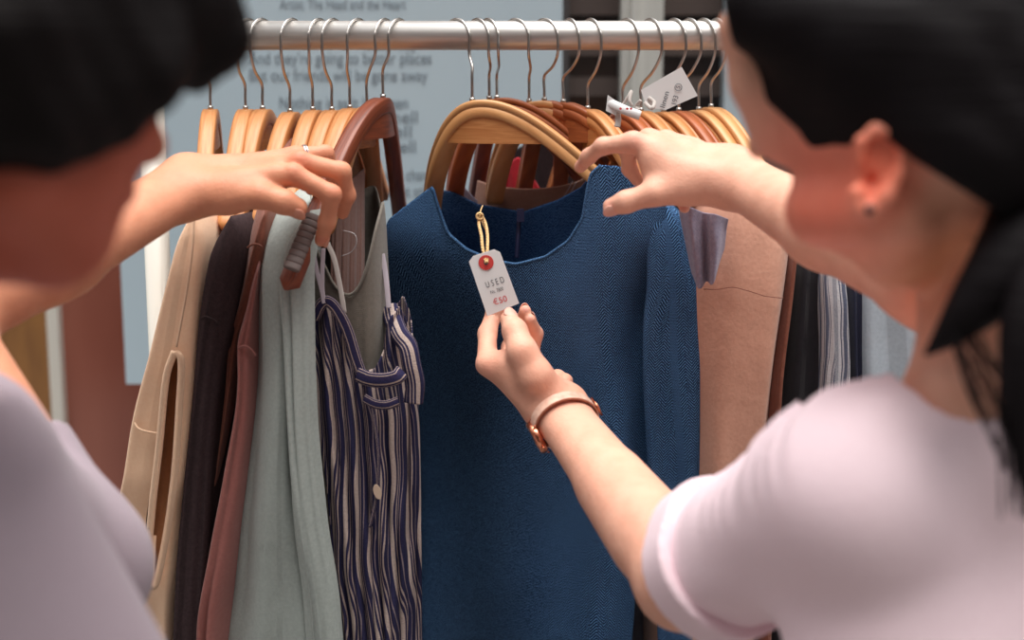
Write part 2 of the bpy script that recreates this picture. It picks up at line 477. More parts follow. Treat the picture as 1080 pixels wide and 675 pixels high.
def polygonise(shape, lo, hi, h, B=12):
    lo = np.asarray(lo, float); hi = np.asarray(hi, float)
    nb = np.ceil((hi-lo)/(h*B)).astype(int)
    g = np.stack(np.meshgrid(*[np.arange(n) for n in nb], indexing='ij'), -1).reshape(-1, 3)
    cen = lo + (g+0.5)*h*B
    rad = h*B*math.sqrt(3)/2
    act = np.zeros(len(g), bool)
    for i in range(0, len(g), 20000):
        act[i:i+20000] = np.abs(shape.ev(cen[i:i+20000])) < rad*1.35 + 0.012
    g = g[act]; cen = cen[act]
    n1 = B+1
    loc = np.stack(np.meshgrid(*[np.arange(n1)]*3, indexing='ij'), -1).reshape(-1, 3)
    dims = nb*B + 2
    keys = []; verts = []; quads = []
    def key(ijk): return (ijk[..., 0]*dims[1] + ijk[..., 1])*dims[2] + ijk[..., 2]
    edges = [((0,0,0),(1,0,0)),((0,0,0),(0,1,0)),((0,0,0),(0,0,1)),((1,0,0),(1,1,0)),((1,0,0),(1,0,1)),((0,1,0),(1,1,0)),((0,1,0),(0,1,1)),
             ((0,0,1),(1,0,1)),((0,0,1),(0,1,1)),((1,1,0),(1,1,1)),((1,0,1),(1,1,1)),((0,1,1),(1,1,1))]
    for gi, c in zip(g, cen):
        idx = gi*B + loc
        pts = lo + idx*h
        D = shape.ev(pts, near=(c, rad)).reshape(n1, n1, n1)
        S = D < 0
        if S.all() or not S.any(): continue
        acc = np.zeros((B, B, B, 3)); cnt = np.zeros((B, B, B))
        for e0, e1 in edges:
            s0 = tuple(slice(e0[a], e0[a]+B) for a in range(3)); s1 = tuple(slice(e1[a], e1[a]+B) for a in range(3))
            d0 = D[s0]; d1 = D[s1]; cr = (d0 < 0) != (d1 < 0)
            t = np.where(cr, d0/np.where(cr, d0-d1, 1), 0)
            e = np.array(e1, float) - np.array(e0, float)
            acc += np.where(cr[..., None], np.array(e0, float) + t[..., None]*e, 0); cnt += cr
        m = cnt > 0
        ci = np.argwhere(m)
        verts.append(lo + (gi*B + ci + acc[m]/cnt[m][:, None])*h)
        keys.append(key(gi*B + ci))
        for ax in range(3):
            o1, o2 = (ax+1) % 3, (ax+2) % 3
            s0 = [slice(0, B)]*3; s1 = [slice(0, B)]*3; s1[ax] = slice(1, n1)
            a = S[tuple(s0)]; b = S[tuple(s1)]
            cr = np.argwhere(a != b)
            if not len(cr): continue
            flip = a[tuple(cr.T)]
            base = gi*B + cr
            e1 = np.zeros(3, int); e1[o1] = 1; e2 = np.zeros(3, int); e2[o2] = 1
            q = np.stack([key(base-e1-e2), key(base-e2), key(base), key(base-e1)], 1)
            q[~flip] = q[~flip][:, ::-1]
            quads.append(q)
    K = np.concatenate(keys); V = np.concatenate(verts); Q = np.concatenate(quads)
    o = np.argsort(K); K = K[o]; V = V[o]
    ii = np.searchsorted(K, Q); ii[ii >= len(K)] = 0
    good = (K[ii] == Q).all(1)
    return V, ii[good]

def relax(V, Q, it=1, lam=0.5):
    for _ in range(it):
        acc = np.zeros_like(V); cnt = np.zeros(len(V))
        for a, b in ((0, 1), (1, 2), (2, 3), (3, 0)):
            np.add.at(acc, Q[:, a], V[Q[:, b]]); np.add.at(cnt, Q[:, a], 1)
            np.add.at(acc, Q[:, b], V[Q[:, a]]); np.add.at(cnt, Q[:, b], 1)
        V = V + lam*(acc/np.maximum(cnt, 1)[:, None] - V)
    return V

def sdf_object(name, shape, lo, hi, h, mat, parent=None, paint=None, base=None, it=1, keep=False):
    V, Q = polygonise(shape, lo, hi, h)
    V = relax(V, Q, it)
    # drop stray crumbs: keep the largest connected piece
    n = len(V); lab = np.arange(n)
    E = np.concatenate([Q[:, [0, 1]], Q[:, [1, 2]], Q[:, [2, 3]], Q[:, [3, 0]]])
    for _ in range(400):
        l2 = lab.copy()
        np.minimum.at(l2, E[:, 0], lab[E[:, 1]]); np.minimum.at(l2, E[:, 1], lab[E[:, 0]])
        np.minimum.at(l2, lab[E[:, 0]], lab[E[:, 1]]); np.minimum.at(l2, lab[E[:, 1]], lab[E[:, 0]])
        l2 = l2[l2]; l2 = l2[l2]
        if (l2 == lab).all(): break
        lab = l2
    if not keep:
        w = np.bincount(lab, minlength=n).argmax()
        mk = lab == w
    else:
        mk = np.bincount(lab, minlength=n)[lab] > 60
    ni = np.cumsum(mk)-1
    Q = ni[Q[mk[Q].all(1)]]; V = V[mk]
    me = bpy.data.meshes.new(name)
    me.vertices.add(len(V)); me.vertices.foreach_set('co', V.astype(np.float32).ravel())
    me.loops.add(len(Q)*4); me.loops.foreach_set('vertex_index', Q.astype(np.int32).ravel())
    me.polygons.add(len(Q)); me.polygons.foreach_set('loop_start', np.arange(0, len(Q)*4, 4, dtype=np.int32))
    me.update(calc_edges=True); me.validate()
    if base is not None:
        c = np.tile(np.array(lin(base)), (len(V), 1))
        for item in (paint or ()):
            cc, rad, colr = item[:3]; amt = item[3] if len(item) > 3 else 1.0; soft = item[4] if len(item) > 4 else 0.5
            d = np.linalg.norm(V - np.asarray(cc), axis=1)
            w = np.clip((rad - d)/(rad*soft), 0, 1)*amt
            c = c*(1-w[:, None]) + np.array(lin(colr))*w[:, None]
        at = me.attributes.new('tint', 'FLOAT_COLOR', 'POINT')
        at.data.foreach_set('color', c.astype(np.float32).ravel())
    uvl = me.uv_layers.new(name='UVMap')
    idx = Q.ravel()
    uvl.data.foreach_set('uv', np.stack([V[idx, 0]+V[idx, 1]*0.6, V[idx, 2]], 1).astype(np.float32).ravel())
    return link(name, me, mat, parent)

def chain(pts, rads):
    return [RC(pts[i], pts[i+1], rads[i], rads[i+1]) for i in range(len(pts)-1)]
#==SPLIT==
# ------------------------------------------------------------------ setting
def structure(name, mb, mat, smooth=False):
    return tag(mb.build(name, mat, None, smooth), kind='structure')

pave = noise_mix(base_mat('grey_paving', (120, 116, 112), 0.85), (104, 100, 98), (134, 130, 126), (9, 9, 9), 6, bump=0.3)
structure('floor', MB().box((-3.2, -1.2, -0.05), (3.2, 2.9, 0.0)), pave)
YB = 2.62
def pbox(x0, x1, y0, y1, Ya, Yb):
    """box whose front face covers photograph columns x0..x1, rows y0..y1 at depth Ya"""
    a = P(x0, y1, Ya); b = P(x1, y0, Ya)
    return (a[0], Ya, a[2]), (b[0], Yb, b[2])
amber = noise_mix(base_mat('amber_brown_wood', (150, 104, 62), 0.3), (122, 84, 54), (172, 122, 70), (14, 14, 3), 5)
redwood = noise_mix(base_mat('glossy_red_brown_panel', (150, 88, 72), 0.14), (136, 76, 62), (162, 100, 84), (4, 4, 1.2), 3)
white_trim = base_mat('white_painted_trim', (222, 218, 208), 0.4)
pale_trim = noise_mix(base_mat('off_white_frame', (206, 206, 200), 0.45), (198, 198, 192), (212, 212, 206), (60, 2, 2), 2)
dkwall = noise_mix(base_mat('dark_grey_brown_boards', (70, 62, 60), 0.6), (58, 52, 50), (84, 74, 72), (1.5, 1.5, 26), 4)
structure('wall_back', MB().box((-3.2, YB+0.04, 0), (3.2, YB+0.12, 2.7)), dkwall)
# door at left: amber timber leaf, white edging strip, glossy panel
dl = pbox(-420, 57, -200, 300, YB, YB+0.04)
d1 = structure('door_1', MB().box((dl[0][0], YB, 0.02), (P(57, 300, YB)[0], YB+0.04, 2.45)), amber)
structure('trim_1', MB().box((P(56, 400, YB)[0], YB-0.02, 0.0), (P(68, 400, YB)[0], YB+0.04, 2.45)), white_trim)
structure('door_2', MB().box((P(68, 400, YB)[0], YB+0.005, 0.02), (P(330, 400, YB)[0], YB+0.035, 2.45)), redwood)
# shopfront window at the right, with a white mullion and bars standing in for dark reflections in the pane
w1 = structure('window_1', MB().box((P(592, 100, YB)[0], YB+0.01, 0.4), (P(1500, 100, YB)[0], YB+0.03, 2.5)), base_mat('dark_window_pane', (52, 46, 46), 0.25))
mb = MB()
for k in range(14):
    z = 1.02 + k*0.072
    mb.box((P(592, 100, YB)[0], YB-0.008, z), (P(1500, 100, YB)[0], YB+0.01, z+0.034))
o = mb.build('window_reflection', base_mat('grey_brown_reflection', (88, 76, 72), 0.5), w1, False)
structure('trim_2', MB().box((P(655, 60, YB-.05)[0], YB-0.05, 0.0), (P(699, 60, YB-.05)[0], YB+0.01, 2.5)), pale_trim)
structure('trim_3', MB().box((P(666, 60, YB-.06)[0], YB-0.062, 0.0), (P(672, 60, YB-.06)[0], YB-0.05, 2.5)), pale_trim)
structure('trim_4', MB().box((P(765, 60, YB-.05)[0], YB-0.05, 0.0), (P(800, 60, YB-.05)[0], YB+0.01, 2.5)), base_mat('pale_blue_frame', (186, 200, 208), 0.5))
structure('trim_5', MB().box((P(592, 60, YB-.03)[0], YB-0.03, 0.0), (P(600, 60, YB-.03)[0], YB+0.01, 2.5)), base_mat('dark_frame', (74, 70, 70), 0.5))

# ------------------------------------------------------------------ poster board with lettering
YP = 2.36
pa = P(133, 405, YP); pb = P(594, -80, YP)
poster = empty('lyric_poster', ((pa[0]+pb[0])/2, YP, pa[2]), 'large pale grey-blue board printed with song lyrics, behind the clothes rail', 'poster')
MB().box((pa[0], YP, pa[2]), (pb[0], YP+0.012, pb[2])).build('board', M['poster'], poster, False)
for x_ in (pa[0]+0.05, pb[0]-0.12):
    MB().box((x_, YP+0.012, pa[2]+0.05), (x_+0.03, YB, pa[2]+0.08)).build('standoff_bracket', M['print'], poster, False)

def text(name, s, px, py, Y, hpx, mat, parent, wpx=None, extr=0.0004, rot=None, axes=None, align='LEFT', off=0.0):
    cu = bpy.data.curves.new(name, 'FONT'); cu.body = s; cu.size = 1.0; cu.extrude = 0.0; cu.align_x = align; cu.align_y = 'CENTER'
    t = bpy.data.objects.new(name, cu); COL.objects.link(t)
    dg = bpy.context.evaluated_depsgraph_get(); dg.update()
    me = bpy.data.meshes.new_from_object(t.evaluated_get(dg))
    bpy.data.objects.remove(t)
    co = np.empty(len(me.vertices)*3); me.vertices.foreach_get('co', co); co = co.reshape(-1, 3)
    k = np.linalg.norm(P(px, py, Y) - P(px, py+hpx, Y))
    kx = k
    if wpx is not None:
        kx = np.linalg.norm(P(px, py, Y) - P(px+wpx, py, Y))/(co[:, 0].max()-co[:, 0].min())
    o3 = P(px, py, Y)
    if axes is None: ax, ay = np.array([1.0, 0, 0]), np.array([0, 0, 1.0])
    else: ax, ay = axes
    nrm = np.cross(ax, ay)
    W = o3 + co[:, :1]*kx*ax + co[:, 1:2]*k*ay + nrm*off
    me.vertices.foreach_set('co', W.astype(np.float32).ravel()); me.update()
    return link(name, me, mat, parent, False)

LY = [(295, 5, 133, 'Artist: The Head and the Heart', 15), (262, 60, 195, "And they're going to better places", 18), (262, 81, 190, 'But our friends will be gone away', 18),
      (293, 110, 137, 'Nothing is as it has been', 18), (343, 126, 95, 'And I miss your face like hell', 18), (350, 141, 85, "And I guess it's just as well", 18), (344, 156, 93, 'But I miss your face like hell', 18),
      (360, 186, 130, 'things change', 18), (362, 203, 120, 'ent st', 18)]
LY = [(295, 5, 133, 'Artist: The Head and the Heart', 15), (385, 46, 56, 'they say', 18), (262, 62, 193, "And they're going to better places", 18), (262, 80, 188, 'But our friends will be gone away', 18),
      (294, 109, 135, 'Nothing is as it has been', 18), (413, 124, 26, 'hell', 18), (398, 139, 36, 'well', 18), (411, 155, 26, 'hell', 18),
      (398, 185, 62, 'things change', 18), (408, 202, 44, 'went still', 18), (420, 217, 38, 'still', 18)]
for (x, y, w, s, hp) in LY:
    text('lettering', s, x, y, YP-0.0012, hp, M['print'], poster, wpx=w)

# ------------------------------------------------------------------ clothes rack
YR = 1.75
rc = P(540, 37.5, YR)
RR = 0.0174
zr = rc[2]
xl = P(157, 60, YR)[0]; xr = P(1190, 60, YR)[0]
rack = empty('clothes_rack', ((xl+xr)/2, YR, 0), 'satin metal clothes rail on white uprights carrying every wooden hanger', 'clothes rack')
MB().tube([(xl-0.03, YR, zr), (xr+0.03, YR, zr)], RR, 40).build('rail', M['rail'], rack)
for x in (xl, xr):
    mb = MB(); mb.tube([(x, YR, 0.05), (x, YR, zr+0.05)], 0.0155, 28); mb.build('upright', M['post'], rack)
    mb = MB(); mb.tube([(x, YR, zr-0.03), (x, YR, zr+0.03)], 0.021, 28); mb.build('joint_collar', M['post'], rack)
    mb = MB(); mb.tube([(x, YR-0.28, 0.03), (x, YR+0.28, 0.03)], 0.02, 16); mb.build('foot', M['post'], rack)
MB().tube([(xl, YR, 0.16), (xr, YR, 0.16)], 0.011, 16).build('lower_bar', M['post'], rack)

# ------------------------------------------------------------------ hangers
def hanger(N, near, far, hook, woods, label, group=None, T=0.019, H=0.048, arm=0.018, name='wooden_hanger', groove=True, curl=0.0, foot=None):
    """N=(px,py,Y) neck; near/far tips; hook=(bulge px, far px)"""
    n = P(*N); a = P(*near); b = P(*far) if far is not None else None
    if b is None:
        b = 2*n - a; b[2] = a[2]
    root = empty(name, n, label, 'clothes hanger', group)
    m = 34
    ts = np.linspace(-1, 1, 2*m+1)
    cl = []
    for t in ts:
        tip = a if t < 0 else b
        u = abs(t)
        g = 0.62*u*u + 0.38*(3*u*u-2*u**3)
        p = n + (tip - n)*u
        if curl and t < 0:
            p[0] = n[0] + (tip[0]-n[0])*((1-curl)*u + curl*(1-(1-u)**2.2))
            p[1] = n[1] + (tip[1]-n[1])*u**1.3
        p[2] = n[2] + (tip[2]-n[2])*g
        cl.append(p)
    cl = np.array(cl)
    # smooth the plan corner at the neck
    for _ in range(14):
        cl[1:-1] = 0.5*cl[1:-1] + 0.25*(cl[2:]+cl[:-2])
    cl[:, 2] -= cl[m][2] - n[2]
    hz = np.gradient(cl[:, :2], axis=0); hz /= np.linalg.norm(hz, axis=1)[:, None]
    nr = np.stack([-hz[:, 1], hz[:, 0], np.zeros(len(hz))], 1)
    T3 = np.gradient(cl, axis=0); T3 /= np.linalg.norm(T3, axis=1)[:, None]
    dn = np.cross(nr, T3)
    dn *= np.where(dn[:, 2] > 0, -1, 1)[:, None]
    zp = n[2] - H
    L = np.concatenate([[0], np.cumsum(np.linalg.norm(np.diff(cl, axis=0), axis=1))])
    prof = [(-1, .10), (-.88, 0), (-.5, 0), (-.43, .08), (-.36, 0), (.88, 0), (1, .10), (1, .34), (.86, .39), (1, .44), (1, .90), (.88, 1), (-.88, 1), (-1, .90), (-1, .44), (-.86, .39), (-1, .34)]
    if not groove: prof = [(-1, .10), (-.88, 0), (-.3, 0), (.3, 0), (.88, 0), (1, .10), (1, .90), (.88, 1), (-.88, 1), (-1, .90)]
    k = len(prof); v = []; uv = []
    for i, c in enumerate(cl):
        e = min(1.0, min(L[i], L[-1]-L[i])/0.012); e = math.sqrt(max(0.0, 1-(1-e)**2))*0.75+0.25
        for q, (s, d) in enumerate(prof):
            v.append(c + nr[i]*s*T/2*e + dn[i]*(d*arm*e + (1-e)*arm*0.3)); uv.append((q/k*0.06, L[i]))
    f = []
    for i in range(len(cl)-1):
        for q in range(k):
            f.append((i*k+q, i*k+(q+1) % k, (i+1)*k+(q+1) % k, (i+1)*k+q))
    f.append(tuple(range(k-1, -1, -1))); f.append(tuple((len(cl)-1)*k+q for q in range(k)))
    mb = MB(); mb.add(v, f, uv); mb.build('arch', woods[0], root, True)
    # web plate under the arch
    v = []; f = []; uv = []; c0 = 0
    idx = [i for i in range(len(cl)) if cl[i][2]-arm*0.8 > zp + 0.001]
    for i in idx:
        lo_ = cl[i].copy(); lo_[2] = zp; hi_ = cl[i] + dn[i]*arm*0.7
        lo_[:2] = hi_[:2]
        for pz in (hi_, lo_):
            for s in (-0.40, 0.40):
                v.append(pz + nr[i]*s*T); uv.append((pz[2], L[i]))
    for j in range(len(idx)-1):
        o4 = j*4; q4 = o4+4
        f += [(o4, q4, q4+2, o4+2), (o4+1, o4+3, q4+3, q4+1), (o4+2, q4+2, q4+3, o4+3), (o4, o4+1, q4+1, q4)]
    e4 = (len(idx)-1)*4
    f += [(0, 2, 3, 1), (e4, e4+1, e4+3, e4+2)]
    mb = MB(); mb.add(v, f, uv); mb.build('web', woods[1], root, False)
    # hook
    Bx, Fx = hook
    ppm = 872.0; Rh = 0.0256
    cx = (Bx+Fx)/2
    cs = np.clip((Bx-Fx)/2/ppm/Rh, -0.64, 0.64)
    e = np.array([cs, -math.sqrt(1-cs*cs), 0])
    C = np.array([P(cx, 37.5, YR)[0], YR, zr + RR + 0.0020 - Rh])
    pts = []
    for d in range(205, -1, -15):
        t = math.radians(d)
        pts.append(C + e*Rh*math.cos(t) + np.array([0, 0, Rh*math.sin(t)]))
    bl = C + e*Rh*0.97 + np.array([0, 0, -0.016]); pts.append(bl)
    apex = n
    if foot is not None: n = P(foot, N[1]+1.5, N[2])
    nk = n + np.array([0, 0, 0.030]); 
    pts.append(bl*0.5 + nk*0.5 + e*0.003 + np.array([0, 0, -0.002]))
    pts.append(nk); pts.append(n + np.array([0, 0, 0.012])); pts.append(n + np.array([0, 0, -0.006]))
    MB().tube(spline(pts, 90), 0.00175, 10).build('hook', M['steel'], root)
    MB().tube([n+np.array([0, 0, -0.001]), n+np.array([0, 0, 0.004])], 0.0034, 12).build('ferrule', M['steel'], root)
    return root

LT = (M['wood_light'], M['wood_mid']); PL = (M['wood_edge'], M['wood_light']); DK = (M['wood_dark'], M['wood_dark']); RD = (M['wood_red'], M['wood_red']); MD = (M['wood_mid'], M['wood_mid'])
GL = 'wooden hangers under the tanned hand'
GR = 'wooden hangers right of the navy dress'
hanger((222, 115, 1.75), (212, 240, 1.60), (232, 205, 1.92), (215, 236), LT, 'light wooden hanger standing apart at the far left, carrying the cream vest', GL, groove=False)
hanger((259, 115, 1.75), (237, 240, 1.60), (280, 204, 1.92), (252, 272), LT, 'light wooden hanger with the dark brown jacket, first of the close row', GL, groove=False)
hanger((277, 115, 1.75), (247, 240, 1.61), (306, 204, 1.92), (267, 286), LT, 'light wooden hanger second in the close row, touching the dark jacket hanger', GL, groove=False)
hanger((306, 118, 1.75), (272, 236, 1.61), (338, 206, 1.92), (299, 318), LT, 'light wooden hanger third in the close row, with darker shaded side', GL, groove=False)
hanger((330, 116, 1.75), (297, 236, 1.61), (365, 206, 1.92), (328, 346), LT, 'light wooden hanger in the row just behind the silver finger ring', GL, groove=False)
hanger((350, 116, 1.75), (312, 236, 1.61), (388, 206, 1.92), (342, 361), LT, 'light wooden hanger in the row behind the curled fingers', GL, groove=False)
hanger((369, 114, 1.75), (326, 238, 1.61), (405, 205, 1.92), (368, 388), LT, 'light wooden hanger above the knuckles, two left of the reddish-brown one', GL, groove=False)
hanger((387, 113, 1.75), (338, 244, 1.60), (398, 224, 1.90), (397, 415), LT, 'light wooden hanger tight against the reddish-brown one', GL, groove=False)
dh = hanger((404, 103, 1.74), (299, 303, 1.50), (424, 238, 1.95), (411, 431), DK, 'dark reddish-brown hanger swung out by the tanned fingers, with ribbed grip', GL, groove=False)
hanger((508, 105, 1.72), (455, 226, 1.83), (672, 214, 1.70), (497, 466), PL, 'pale wooden hanger inside the navy dress, nearest of the middle group', None, T=0.022, curl=0.9, foot=498, H=0.052, arm=0.021)
hanger((530, 103, 1.76), (478, 212, 1.86), (672, 206, 1.76), (516, 491), RD, 'amber-brown hanger directly behind the navy dress hanger', None, T=0.022, curl=0.8, foot=516)
hanger((570, 106, 1.77), (520, 212, 1.84), (712, 212, 1.75), (558, 529), PL, 'pale wooden hanger holding the taupe top, behind the navy dress', None, T=0.022, curl=0.9, foot=558, H=0.052, arm=0.021)
hanger((574, 106, 1.77), (548, 214, 1.90), (706, 208, 1.72), (588, 560), RD, 'amber-brown hanger following the taupe top hanger', None)
hanger((594, 108, 1.76), (590, 216, 1.90), (712, 210, 1.69), (610, 591), RD, 'reddish hanger whose hook stands at the poster edge', None)
RG = [(620, 115, 633, 612, LT, 'light hanger left of the white post, first of the right row'),
      (657, 118, 672, 650, RD, 'darker hanger tied with the folded swing tag'),
      (676, 117, 696, 675, LT, 'light hanger partly under the white handwritten tag'),
      (700, 118, 721, 700, LT, 'light hanger right behind the white handwritten tag'),
      (716, 117, 737, 716, RD, 'orange-stained hanger third from the right end'),
      (737, 116, 752, 731, PL, 'pale hanger second from the right end of the rail group'),
      (750, 113, 764, 746, PL, 'pale hanger nearest the woman\'s forehead, last of the right row')]
for (x, y, bx, fx, w, lb) in RG:
    hanger((x, y, 1.75), (x+74, 214, 1.62), (x-40, 208, 1.92), (bx, fx), w, lb, GR)
# extra hook behind the amber hanger
hanger((524, 104, 1.80), (500, 205, 1.95), (640, 208, 1.86), (526, 503), DK, 'dark hanger pressed behind the amber-brown one', None)

# ribbed rubber grip on the swung-out dark hanger (its near arm end)
ga = P(332, 226, 1.535); gb = P(303, 296, 1.488)
for i in range(9):
    t = i/9
    c = ga*(1-t*0.82) + gb*t*0.82 + np.array([0.0, -0.0085, 0.0])
    d = (gb-ga)/np.linalg.norm(gb-ga)
    MB().tube([c, c + d*0.0012, c + d*0.0062, c + d*0.0074], [0.0086, 0.0094, 0.0094, 0.0086], 16, flat=((0, 1, 0), 0.45)).build('grip_rib', M['rubber'], dh)

# ------------------------------------------------------------------ garments
def slab(name, rows, D, mat, parent=None, rise=0.10, rise_span=110, nu=110, nv=110, p=0.34, fold=0.003, nf=5, seed=0, hole=None, back_scale=1.0, closed_top=True, vamp=None, micro=0.0):
    """hanging cloth body: near edge follows the rows (py, left px, right px, Y), depth vector D"""
    rs = np.random.RandomState(seed)
    rows = sorted(rows); py = np.array([r[0] for r in rows], float)
    yy = np.linspace(py[0], py[-1], nv)
    l = sinterp(yy, py, [r[1] for r in rows]); r = sinterp(yy, py, [r[2] for r in rows]); Y = sinterp(yy, py, [r[3] for r in rows])
    th = np.linspace(0, 2*math.pi, nu, endpoint=False)
    ca, sa = np.cos(th), np.sin(th)
    A = -np.sign(ca)*np.abs(ca)**p; Bq = np.sign(sa)*np.abs(sa)**p
    D = np.asarray(D, float)
    ph = rs.rand(12)*6.28
    V = []; UV = []
    y0 = py[0]
    H = (yy[-1]-yy[0])
    for i in range(nv):
        Lw = P(l[i], yy[i], Y[i]); Rw = P(r[i], yy[i], Y[i])
        W = Rw - Lw; C = (Lw+Rw)/2
        v = (yy[i]-y0)/H
        vt = min(1.0, (yy[i]-y0)/rise_span)
        br = math.sqrt(max(0.0, 1-(1-min(1.0, v*14))**2)) if closed_top else 1.0
        br = max(br, 0.06)
        am = fold*(0.25+min(1, v*2.2))*(1 if vamp is None else vamp(v))
        f1 = sum(np.sin(th*(k+2)*nf/3.0 + ph[k] + 2.2*math.sin(v*3+ph[k+5]))/(1+k*0.6) for k in range(4))
        f1 = f1*am
        if micro: f1 = f1 + micro*np.sin(th*2*nf + ph[7] + 14*v + 3*math.sin(9*v+ph[8]))
        up = rise*np.sin(np.clip((A+1)/2, 0, 1)*math.pi)**0.8*(1-vt)**1.3
        w = np.linalg.norm(W); wn_ = W/(w+1e-9)
        dn_ = D/np.linalg.norm(D)
        pts = C[None] + D[None]*((A+1)/2)[:, None]*1.0 + wn_[None]*(Bq*w/2*br*1.09)[:, None] + (wn_[None]*np.sign(Bq)[:, None]*np.abs(Bq)[:, None])*(f1*(0.3+0.7*np.clip((A+0.9)/0.6, 0, 1)))[:, None]
        pts = pts - dn_[None]*(np.maximum(-A, 0)**3*f1*1.8)[:, None]
        pts[:, 2] += up
        V.append(pts)
        UV.append(np.stack([np.cumsum(np.r_[0, np.linalg.norm(np.diff(pts, axis=0), axis=1)]), np.full(nu, (yy[-1]-yy[i])*0.00118)], 1))
    V = np.array(V); UV = np.array(UV)
    f = []
    for i in range(nv-1):
        for j in range(nu):
            q = (i*nu+j, (i+1)*nu+j, (i+1)*nu+(j+1) % nu, i*nu+(j+1) % nu)
            if hole is not None:
                c = (V[i, j]+V[i+1, (j+1) % nu])/2
                if hole(c, A[j], Bq[j], yy[i]): continue
            f.append(q)
    if closed_top: f.append(tuple(range(nu)))
    uvv = UV.reshape(-1, 2)
    return mesh(name, V.reshape(-1, 3), f, mat, parent, True, uvv)

def proj(p):
    d = np.asarray(p) - CAM
    z = d @ _fw
    return 540 + F*(d @ _rt)/z, 337.5 - F*(d @ _up)/z

def inpoly(x, y, poly):
    c = False; j = len(poly)-1
    for i in range(len(poly)):
        if (poly[i][1] > y) != (poly[j][1] > y) and x < (poly[j][0]-poly[i][0])*(y-poly[i][1])/(poly[j][1]-poly[i][1]) + poly[i][0]: c = not c
        j = i
    return c

def seam(name, pxpts, Y, r, mat, parent, n=50, ny=8, squash=None):
    pts = spline([P(x, y, (Y if len(q) == 0 else q[0])) for (x, y, *q) in pxpts], n)
    return MB().tube(pts, r, ny).build(name, mat, parent)

BOT = 860
# cream vest
g = empty('sleeveless_vest', P(200, 700, 1.75), 'cream cotton sleeveless top at the far left end, armhole open towards the lens', 'top')
slit = [(184, 372), (192, 380), (188, 430), (182, 500), (174, 560), (163, 612), (158, 600), (160, 540), (168, 470), (176, 400)]
slab('body', [(224, 197, 214, 1.575), (255, 185, 213, 1.565), (293, 175, 209, 1.56), (333, 165, 206, 1.56), (370, 156, 204, 1.56), (445, 136, 199, 1.56), (502, 126, 192, 1.56), (555, 117, 186, 1.57), (604, 121, 180, 1.57), (665, 135, 176, 1.58), (BOT, 140, 172, 1.6)],
     (0.03, 0.13, 0), M['cream'], g, rise=0.012, fold=0.0022, nf=3, seed=3, nu=150, nv=200,
     hole=lambda c, a, b, y: a < 0.3 and b*0+1 > 0 and c[1] < 1.62 and inpoly(*proj(c), slit))
seam('armhole_hem', [(184, 371, 1.553), (191, 382, 1.553), (189, 430, 1.553), (184, 500, 1.553), (176, 560, 1.556), (164, 616, 1.558), (156, 604, 1.556), (160, 540, 1.553), (168, 470, 1.553), (175, 400, 1.553), (184, 371, 1.553)], 1.55, 0.0042, M['cream'], g, 120)
slab('shaded_inside', [(360, 168, 198, 1.585), (450, 158, 192, 1.585), (560, 150, 184, 1.59), (640, 145, 178, 1.6)], (0.02, 0.08, 0), M['cream_shaded'], g, rise=0, fold=0.002, nf=3, seed=5, nu=40, nv=40)  # inner panel carrying the armhole's warm shade in its colour
seam('pocket_edge', [(142, 446, 1.560), (146, 452, 1.557), (154, 455, 1.556), (166, 457, 1.556)], 1.55, 0.0012, M['cream'], g)
seam('shoulder_seam', [(205, 228, 1.566), (203, 262, 1.556), (198, 300, 1.552), (192, 335, 1.552), (186, 366, 1.552)], 1.55, 0.0013, M['cream'], g)

# dark brown jacket
g = empty('wool_jacket', P(220, 700, 1.75), 'dark brown napped jacket second from the left on the rail', 'jacket')
slab('body', [(250, 240, 254, 1.62), (300, 222, 244, 1.62), (400, 212, 230, 1.62), (500, 202, 220, 1.62), (600, 190, 203, 1.62), (675, 184, 195, 1.62), (BOT, 174, 186, 1.62)], (0.03, 0.30, 0), M['dkbrown'], g, rise=0.06, seed=9)
slab('sleeve', [(228, 236, 250, 1.575), (242, 229, 253, 1.57), (275, 217, 249, 1.562), (307, 211, 243, 1.56), (340, 206, 238, 1.56), (400, 201, 226, 1.56), (502, 190, 216, 1.56), (604, 180, 211, 1.56), (675, 177, 206, 1.56), (BOT, 168, 190, 1.56)], (0.02, 0.07, 0), M['dkbrown'], g, rise=0.0, p=0.5, fold=0.0015, seed=11)
seam('sleeve_seam', [(211, 337, 1.557), (217, 334, 1.554), (226, 338, 1.554), (231, 342, 1.557)], 1.55, 0.0012, M['dkbrown'], g)

# rust-brown blouse
g = empty('rust_blouse', P(250, 600, 1.75), 'rust-brown blouse squeezed between the dark jacket and the dusty pink garment', 'blouse')
slab('body', [(226, 266, 292, 1.585), (264, 255, 284, 1.575), (307, 246, 273, 1.575), (335, 240, 260, 1.578), (360, 235, 250, 1.58), (420, 231, 241, 1.58), (520, 219, 226, 1.585), (620, 202, 209, 1.59), (BOT, 190, 197, 1.59)], (0.03, 0.30, 0), M['rust'], g, rise=0.08, seed=13, p=0.7)
seam('sleeve_seam', [(261, 261, 1.570), (266, 258, 1.567), (272, 258, 1.567), (276, 261, 1.570)], 1.56, 0.0013, M['rust'], g)

# dusty pink garment
g = empty('dusty_pink_top', P(240, 700, 1.75), 'dusty pink top left of the pale blue-green jacket', 'top')
slab('body', [(285, 268, 278, 1.575), (333, 255, 272, 1.57), (372, 243, 270, 1.565), (402, 244, 269, 1.563), (502, 229, 259, 1.563), (583, 214, 249, 1.563), (669, 200, 240, 1.566), (BOT, 199, 226, 1.57)], (0.03, 0.30, 0), M['pink'], g, rise=0.1, rise_span=160, seed=17, p=0.7)
seam('sleeve_seam', [(252, 367, 1.560), (258, 365, 1.557), (264, 368, 1.557), (270, 375, 1.558)], 1.56, 0.0014, M['pink'], g)

